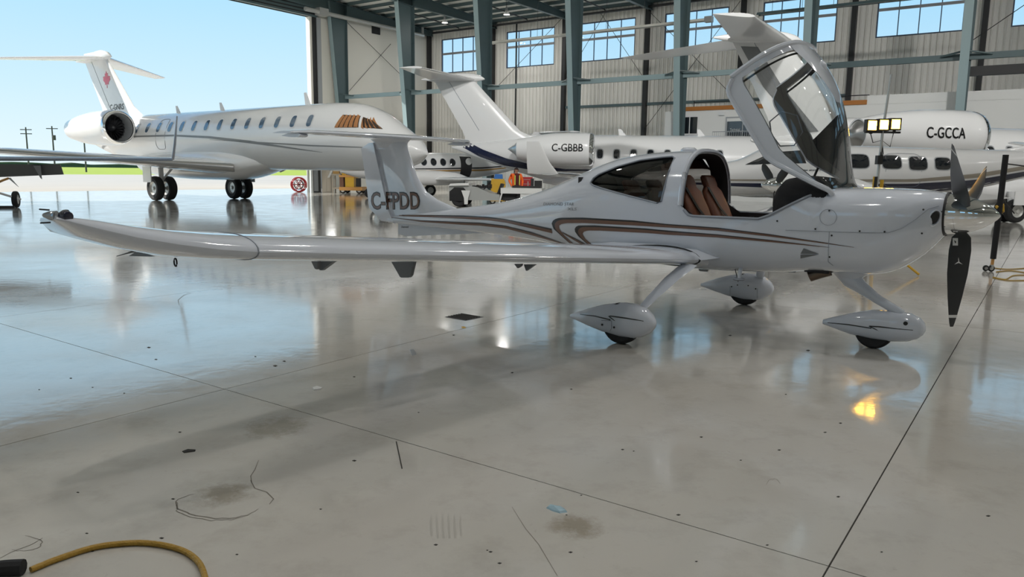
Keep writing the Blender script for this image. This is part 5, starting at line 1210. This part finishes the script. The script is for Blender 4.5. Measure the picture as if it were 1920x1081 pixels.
E_ = [(0, 1), (1, 2), (2, 3), (3, 4), (4, 5), (5, 6), (2, 7), (7, 8), (8, 9), (9, 10), (2, 11), (11, 12), (12, 13), (13, 14), (0, 15), (15, 16), (16, 17), (17, 18), (0, 19), (19, 20), (20, 21), (21, 22)]
# five fingers on each hand
for hs, hi in ((1, 10), (-1, 14)):
    bx_ = J_[hi][0]
    for k in range(4):
        i0 = len(J_); y_ = bx_[1] + hs * (-.03 + .02 * k) * .9
        J_.append(((bx_[0] + .04, y_, bx_[2] - .045), .010)); J_.append(((bx_[0] + .045, y_, bx_[2] - .09 + .008 * abs(k - 1)), .009)); E_ += [(hi, i0), (i0, i0 + 1)]
    i0 = len(J_); J_.append(((bx_[0] + .05, bx_[1] - hs * .045, bx_[2] - .02), .011)); J_.append(((bx_[0] + .07, bx_[1] - hs * .05, bx_[2] - .055), .009)); E_ += [(hi, i0), (i0, i0 + 1)]
me.from_pydata([j[0] for j in J_], E_, [])
bo = bpy.data.objects.new('body', me); COL.objects.link(bo)
md = bo.modifiers.new('skin', 'SKIN'); 
for i, j in enumerate(J_): me.skin_vertices[0].data[i].radius = (j[1], j[1])
me.skin_vertices[0].data[0].use_root = True
sb_ = bo.modifiers.new('sub', 'SUBSURF'); sb_.levels = 2; sb_.render_levels = 2
dg = bpy.context.evaluated_depsgraph_get(); mm = bpy.data.meshes.new_from_object(bo.evaluated_get(dg)); bpy.data.objects.remove(bo)
for k in ('skin', 'trouser', 'orange', 'shirt', 'black'): mm.materials.append(MATS[k])
for f in mm.polygons:
    c = f.center; f.use_smooth = True
    f.material_index = 4 if c.z < .10 else 1 if (c.z < .93 and abs(c.y) < .2) else 0 if (c.z > 1.48 or c.z < .90) else 2 if abs(c.y) > .13 else 3
bo = link('body', mm, PE)
vest = MB(); rs = []
for z, a_, b_ in ((.92, .19, .155), (1.1, .195, .16), (1.3, .215, .165), (1.42, .20, .13)):
    rs.append([(b_ * math.sin(t) * 1.0, a_ * math.cos(t), z) for t in [R(130 + 280 * k / 24) for k in range(25)]])
vest.rings(rs, False, False).build('safety_vest', 'orange', PE, 50)
for y in (-.11, .11): MB().rings([[(.165, y - .022, z), (.172, y + .022, z)] for z in (.95, 1.2, 1.38)], False, False).build('vest_band', 'lime', PE, 0, False)
hd_ = MB(); hd_.lathe([(.0, .115), (.05, .105), (.088, .07), (.104, .02), (.10, -.02), (.085, -.06)], (.015, 0, 1.625), 'z', 18); hd_.v = [v_ for v_ in hd_.v]
hd_.f = [f for f in hd_.f if not all(hd_.v[i][0] > .055 and hd_.v[i][2] < 1.66 for i in f)]; hd_.m = [0] * len(hd_.f); hd_.build('hair', 'hair', PE, 60)
for y in (-.035, .035): MB().lathe([(0, .01), (.010, 0), (0, -.01)], (.118, y, 1.63), 'x', 8).build('eye', 'black', PE)
MB().prism([(.11, 1.625), (.15, 1.59), (.115, 1.58)], .025).build('nose', 'skin', PE, 0)
for y in (-.10, .10): MB().lathe([(0, .014), (.03, 0), (0, -.014)], (.02, y, 1.62), 'y', 8).build('ear', 'skin', PE)
MB().box(.108, .118, -.025, .025, 1.545, 1.553).build('mouth', 'shirt', PE, 0)
# things around the tractor
def thing_box(name, label, cat, px, py, Y, w_, d_, h_, mt, z0=0.0, rz=0, group=None):
    q = atY(px, py, Y); r_ = empty(name, (q.x, q.y, 0), rz, label, cat, group); return r_
q = atY(934, 350, 36.5); yb = empty('yellow_cart', (q.x, q.y, 0), 0, 'yellow service cart with a blue lid behind the tow tractor', 'cart')
MB().prism([(-.35, .15), (-.32, 1.2), (.28, 1.2), (.35, 1.0), (.35, .15)], .7).build('tank', 'yellow_paint', yb, 0); MB().prism([(-.2, 1.2), (-.15, 1.42), (.2, 1.42), (.22, 1.2)], .5).build('lid', 'blue', yb, 0)
for x in (-.25, .25): wheel((x, -.3, .14), .14, .08, yb)
q = atY(986, 345, 37.0); rc = empty('tool_cabinet', (q.x, q.y, 0), 0, 'dark red tool cabinet behind the tow tractor', 'cabinet')
BX('body', 'red', -.32, .32, -.25, .25, .12, 1.30, rc)
for k in range(5): 
    d_ = BX('drawer', 'red', -.29, .29, -.27, -.25, .2 + .21 * k, .38 + .21 * k, rc); MB().tube([(-.2, -.29, .34 + .21 * k), (.2, -.29, .34 + .21 * k)], .012, 6).build('handle', 'galv', d_)
for x in (-.25, .25):
    for y in (-.18, .18): wheel((x, y, .06), .06, .04, rc)
q = atY(1008, 345, 35.6); bc = empty('compressor', (q.x, q.y, 0), 0, 'black portable compressor behind the rear end of the tow tractor', 'compressor')
MB().tube([(-.4, 0, .5), (-.35, 0, .5), (.35, 0, .5), (.4, 0, .5)], [.1, .2, .2, .1], 14).build('tank', 'black', bc); BX('motor', 'black', -.15, .2, -.15, .15, .7, 1.15, bc); BX('cylinder', 'dark_int', -.32, -.18, -.1, .1, .7, 1.25, bc)
MB().tube([(-.45, -.2, .3), (-.45, -.2, 1.1), (-.45, .2, 1.1), (-.45, .2, .3)], .02, 6).build('handle', 'galv', bc)
for y in (-.25, .25): wheel((0, y, .15), .15, .07, bc)
# yellow machinery and bench beyond the big jet's nose, with reel, cylinders
Yb = 50.0
def gz(px, Y): return atY(px, 340, Y)
s_ = Yb / F
def W_(px): return (px - 660) * s_
q = gz(660, Yb); gc = empty('ground_power_cart', (q.x, q.y, 0), 0, 'yellow ground power cart parked by the open door', 'cart')
BX('base', 'amber', W_(641), W_(683), -.8, .8, .20, .42, gc); BX('engine_cover', 'yellow_paint', W_(652), W_(668), -.75, .75, .42, 1.05, gc); BX('top_frame', 'amber', W_(641), W_(683), -.8, .8, 1.05, 1.18, gc)
BX('radiator', 'black', W_(672), W_(681), -.82, -.7, .45, 1.0, gc); BX('side_panel', 'brown_stripe', W_(642), W_(649), -.78, .6, .42, 1.05, gc); BX('battery_box', 'yellow_paint', W_(644), W_(652), -.4, .3, 1.18, 1.65, gc); BX('air_cleaner', 'gold', W_(659), W_(667), -.3, .3, 1.18, 1.45, gc); BX('exhaust_stack', 'brown_stripe', W_(668), W_(675), -.2, .2, 1.18, 1.6, gc)
for x in (W_(647), W_(677)):
    for y in (-.7, .7): wheel((x, y, .2), .2, .15, gc)
q = gz(633, Yb); bn = empty('workbench', (q.x, q.y, 0), 0, 'small cream workbench beside the yellow power cart', 'bench')
for x in (-.24, .24):
    for y in (-.35, .35): BX('leg', 'stripe_beige', x - .04, x + .04, y - .04, y + .04, 0, 1.15, bn)
BX('top', 'stripe_beige', -.30, .30, -.42, .42, 1.15, 1.25, bn); BX('shelf', 'stripe_beige', -.28, .28, -.4, .4, .28, .36, bn); BX('box', 'gold', -.25, .15, -.2, .2, 1.25, 1.42, bn)
q = gz(560, Yb + 1); rl_ = empty('hose_reel', (q.x, q.y, 0), R(25), 'red hose reel cart standing outside near the door jamb', 'hose reel')
for y in (-.28, .28):
    MB().tube([Vector((.46 * math.cos(t), y, .50 + .46 * math.sin(t))) for t in arc(28)], .045, 8, False).build('rim', 'red', rl_)
    for t in (0, 60, 120): MB().tube([(.45 * math.cos(R(t)), y, .5 + .45 * math.sin(R(t))), (-.45 * math.cos(R(t)), y, .5 - .45 * math.sin(R(t)))], .028, 6).build('spoke', 'red', rl_)
MB().lathe([(.28, -.24), (.33, -.12), (.33, .12), (.28, .24)], (0, 0, .5), 'y', 20).build('hose_coil', 'black', rl_); MB().tube([(0, -.34, .5), (0, .34, .5)], .05, 8).build('axle', 'dark_int', rl_)
for k, (px, wd, hh, mt, lab) in enumerate(((578, 5, 1.75, 'propane', 'white gas cylinder beside the red hose reel'), (586, 6, 1.75, 'propane', 'grey gas cylinder next to the dark cabinet'))):
    q = gz(px, Yb + .5); gcy = empty('gas_cylinder', (q.x, q.y, 0), 0, lab, 'cylinder', 'gas cylinders'); r = wd * s_ / 2 
    MB().lathe([(0, 0), (r, 0), (r, hh - .25), (r * .8, hh - .12), (r * .35, hh - .04), (r * .3, hh), (0, hh)], (0, 0, 0), 'z', 16).build('shell', mt, gcy); MB().lathe([(0, hh), (.05, hh), (.05, hh + .12), (0, hh + .12)], (0, 0, 0), 'z', 8).build('valve', 'gold', gcy)
q = gz(595, Yb + .5); dc = empty('equipment_cabinet', (q.x, q.y, 0), 0, 'dark grey equipment cabinet between gas cylinders and beige locker', 'cabinet'); BX('body', 'dark_int', -.16, .16, -.3, .3, .05, 1.8, dc); BX('door', 'flap_grey', -.14, .14, -.32, -.3, .1, 1.75, dc); BX('plinth', 'black', -.18, .18, -.32, .32, 0, .05, dc)
q = gz(616, Yb + .5); lk = empty('storage_locker', (q.x, q.y, 0), 0, 'beige storage locker with a leaning grey panel', 'locker'); BX('body', 'stripe_beige', -.34, .26, -.35, .35, 0, 1.8, lk); BX('door', 'stripe_beige', -.31, -.05, -.37, -.35, .08, 1.72, lk); BX('door', 'stripe_beige', -.03, .23, -.37, -.35, .08, 1.72, lk)
MB().hexa([(.05, -.5, 1.0), (.2, -.5, 1.0), (.2, -.46, 1.0), (.05, -.46, 1.0), (.38, -.42, 1.7), (.5, -.42, 1.7), (.5, -.38, 1.7), (.38, -.38, 1.7)]).build('leaning_panel', 'galv', lk, 0)
# work light on a mast
WY = 12.3
c = atY(1656, 234, WY); g_ = atY(1650, 349, WY)
WL = empty('work_light', (c.x, c.y, 0), R(0), 'three glowing halogen floodlights on a yellow tripod mast', 'work light')
lean = .02
MB().tube([(-.05, 0, .05), (0, 0, c.z - .1), (.06, 0, c.z + .78)], [.030, .022, .018], 8).build('mast', 'galv', WL)
MB().tube([(-.09, 0, .05), (-.05, 0, 1.55)], .035, 8).build('lower_tube', 'black', WL); MB().tube([(.02, 0, .05), (.06, 0, 1.5)], .03, 8).build('lift_leg', 'yellow_paint', WL); BX('winch_box', 'black', -.06, .02, -.05, .05, c.z - .62, c.z - .48, WL)
MB().tube([(-.06, 0, 1.0), (-.06, 0, 1.55)], .03, 8).build('yellow_sleeve', 'yellow_paint', WL)
for t in (90, 210, 330): MB().tube([(-.05, 0, .6), (-.05 + .75 * math.cos(R(t)), .75 * math.sin(R(t)), .02)], .02, 6).build('leg', 'yellow_paint', WL)
BX('light_bar', 'black', -.28, .28, -.02, .03, c.z - .13, c.z - .10, WL)
LIGHTDIR = Vector((-c.x, -c.y, 0)).normalized()
for k in range(3):
    x = (k - 1) * .185; z = c.z + .012 * (k - 1)
    h_ = MB().prism([(x - .09, z - .095), (x + .09, z - .095), (x + .09, z + .095), (x - .09, z + .095)], .10, 'xz', .02).build('floodlight', 'black', WL, 0)
    BX('lamp_face', 'flood_face', x - .066, x + .066, -.034, -.0305, z - .072, z + .072, h_)
    BX('bracket', 'black', x - .02, x + .02, -.01, .02, z - .13, z - .095, h_)
for k in range(3): MB().tube([((k - 1) * .185, .02, c.z - .12), ((k - 1) * .14, .0, c.z - .28 - .03 * k), (0, 0, c.z - .24), (.03 - .02 * k, -.02, c.z - .45), (-.02, -.03, c.z - .6)], .008, 5).build('power_lead', 'black', WL)
# dark padded post on a castor
b0 = gnd(1858, 509); dY = b0.y
t_ = atY(1886, 290, dY); PS = empty('padded_post', (b0.x, b0.y, 0), 0, 'leaning black padded post on a small castor beside the propeller', 'post')
L_ = lambda px, py: tuple(atY(px, py, dY) - Vector((b0.x, b0.y, 0)))
MB().tube([L_(1862, 485), L_(1874, 390), L_(1886, 290)], [.045, .045, .045], 12).build('post_padding', 'black_soft', PS); MB().tube([L_(1860, 497), L_(1862, 484)], .025, 8).build('post_foot', 'amber', PS)
wheel((0, 0, .055), .055, .03, PS); wheel((-.05, .07, .05), .05, .03, PS)
BX('castor_fork', 'galv', -.015, .02, -.03, .03, .05, .12, PS)
MB().tube([L_(1888, 307), L_(1960, 316)], .012, 6).build('upper_strap', 'black', PS); MB().tube([L_(1882, 376), L_(1902, 400)], .010, 6).build('lower_strap', 'black', PS)
MB().tube([L_(1868, 388), L_(1880, 384), L_(1880, 396), L_(1868, 410)], .03, 6).build('yellow_clamp', 'yellow_paint', PS)
# cables and hose on the floor
def floor_tube(pts, r, n=8, z=None):
    P_ = [gnd(*q) for q in pts]; out = []
    for i in range(len(P_) - 1):
        p0, p1, p2, p3 = P_[max(i - 1, 0)], P_[i], P_[i + 1], P_[min(i + 2, len(P_) - 1)]
        for k in range(8):
            t = k / 8; q = .5 * ((2 * p1) + (p2 - p0) * t + (2 * p0 - 5 * p1 + 4 * p2 - p3) * t * t + (3 * p1 - p0 - 3 * p2 + p3) * t ** 3); q.z = r; out.append(q)
    q = P_[-1].copy(); q.z = r; out.append(q); return MB().tube(out, r, n)
tag(floor_tube([(58, 1073), (82, 1063), (110, 1052), (180, 1030), (255, 1022), (310, 1027), (350, 1040), (375, 1062), (386, 1092)], .012, 10).build('air_hose', 'hose'), 'yellow braided air hose curling over the floor', 'hose')
bag = floor_tube([(-40, 1084), (10, 1078), (45, 1076)], .03, 10).build('black_cloth', 'black_soft'); tag(bag, 'black cloth lying on the end of the yellow hose', 'cloth')
for k, pts in enumerate(([(1865, 503), (1890, 505), (1925, 503)], [(1868, 510), (1895, 508), (1925, 512)], [(1862, 520), (1885, 524), (1900, 517), (1925, 516)], [(1862, 521), (1890, 526), (1925, 526)])):
    tag(floor_tube(pts, .008, 6).build('extension_cord', 'cable'), 'yellow extension cord lying on the floor beside the padded post', 'cord', 'yellow cords beside the post')
# floor drain and litter
def floor_poly(name, pts, h_, mt, label, cat, group=None):
    P_ = [gnd(*q) for q in pts]; c = sum(P_, Vector()) / len(P_); n = len(P_)
    m_ = MB(); m_.add([(q.x - c.x, q.y - c.y, .0005) for q in P_] + [(c.x * 0 + (q.x - c.x) * .9, (q.y - c.y) * .9, h_) for q in P_], [tuple(range(n, 2 * n))] + [(i, (i + 1) % n, n + (i + 1) % n, n + i) for i in range(n)])
    o = m_.build(name, mt, None, 0); o.location = (c.x, c.y, 0); return tag(o, label, cat, group)
fd = floor_poly('floor_drain', [(833, 594), (866, 587), (908, 594), (873, 601)], .004, 'drain', 'square dark floor drain cover under the light aircraft wing', 'drain')
for k in range(6):
    t = (k + .5) / 6; a = gnd(833 + 33 * t, 594 - 7 * t) - fd.location; b = gnd(873 + 35 * t, 601 - 7 * t) - fd.location
    MB().tube([(a.x * .85, a.y * .85, .005), (b.x * .85, b.y * .85, .005)], .006, 4).build('drain_slot', 'joint', fd)
bw = [gnd(*q) for q in ((1024, 952), (1030, 947), (1044, 950), (1060, 954), (1064, 960), (1050, 962), (1036, 958))]; c = sum(bw, Vector()) / len(bw)
m_ = MB(); n = len(bw); rs = [[(q.x - c.x, q.y - c.y, .0005) for q in bw], [((q.x - c.x) * .85, (q.y - c.y) * .85, .006 + .008 * random.random()) for q in bw], [((q.x - c.x) * .4, (q.y - c.y) * .4, .010 + .01 * random.random()) for q in bw]]
m_.rings(rs); o = m_.build('plastic_wrapper', 'plastic_blue', None, 0); o.location = (c.x, c.y, 0); tag(o, 'crumpled pale blue plastic wrapper on the floor', 'wrapper')
floor_poly('paper_scrap', [(768, 655), (776, 654), (781, 664), (773, 666)], .002, 'stripe_grey', 'small grey scrap on the floor below the wing', 'scrap')
floor_poly('paper_scrap', [(585, 727), (594, 724), (605, 727), (602, 730), (588, 731)], .006, 'paper', 'small crumpled white paper scrap near the floor joint', 'scrap')
floor_poly('dark_chip', [(341, 846), (352, 842), (367, 843), (366, 846), (345, 849)], .004, 'dirt', 'dark twisted chip lying on the floor', 'debris')
floor_poly('metal_rod', [(742, 827), (744, 827), (755, 878), (753, 879)], .003, 'dirt', 'thin dark wire lying straight on the floor', 'wire')
floor_poly('yellow_tag', [(865, 612), (872, 612), (874, 615), (866, 615)], .003, 'cable', 'tiny yellow tag on the floor beside the drain', 'tag')
for k in range(46):
    px = random.uniform(40, 1880); py = random.uniform(620, 1060); s_ = random.uniform(1.2, 3.2)
    floor_poly('floor_speck', [(px - s_ * 1.4, py), (px, py - s_ * .5), (px + s_ * 1.5, py - s_ * .1), (px + s_ * .3, py + s_ * .5)], .002, 'dirt', 'tiny dark speck of grit on the floor', 'speck', 'grit specks on the floor')
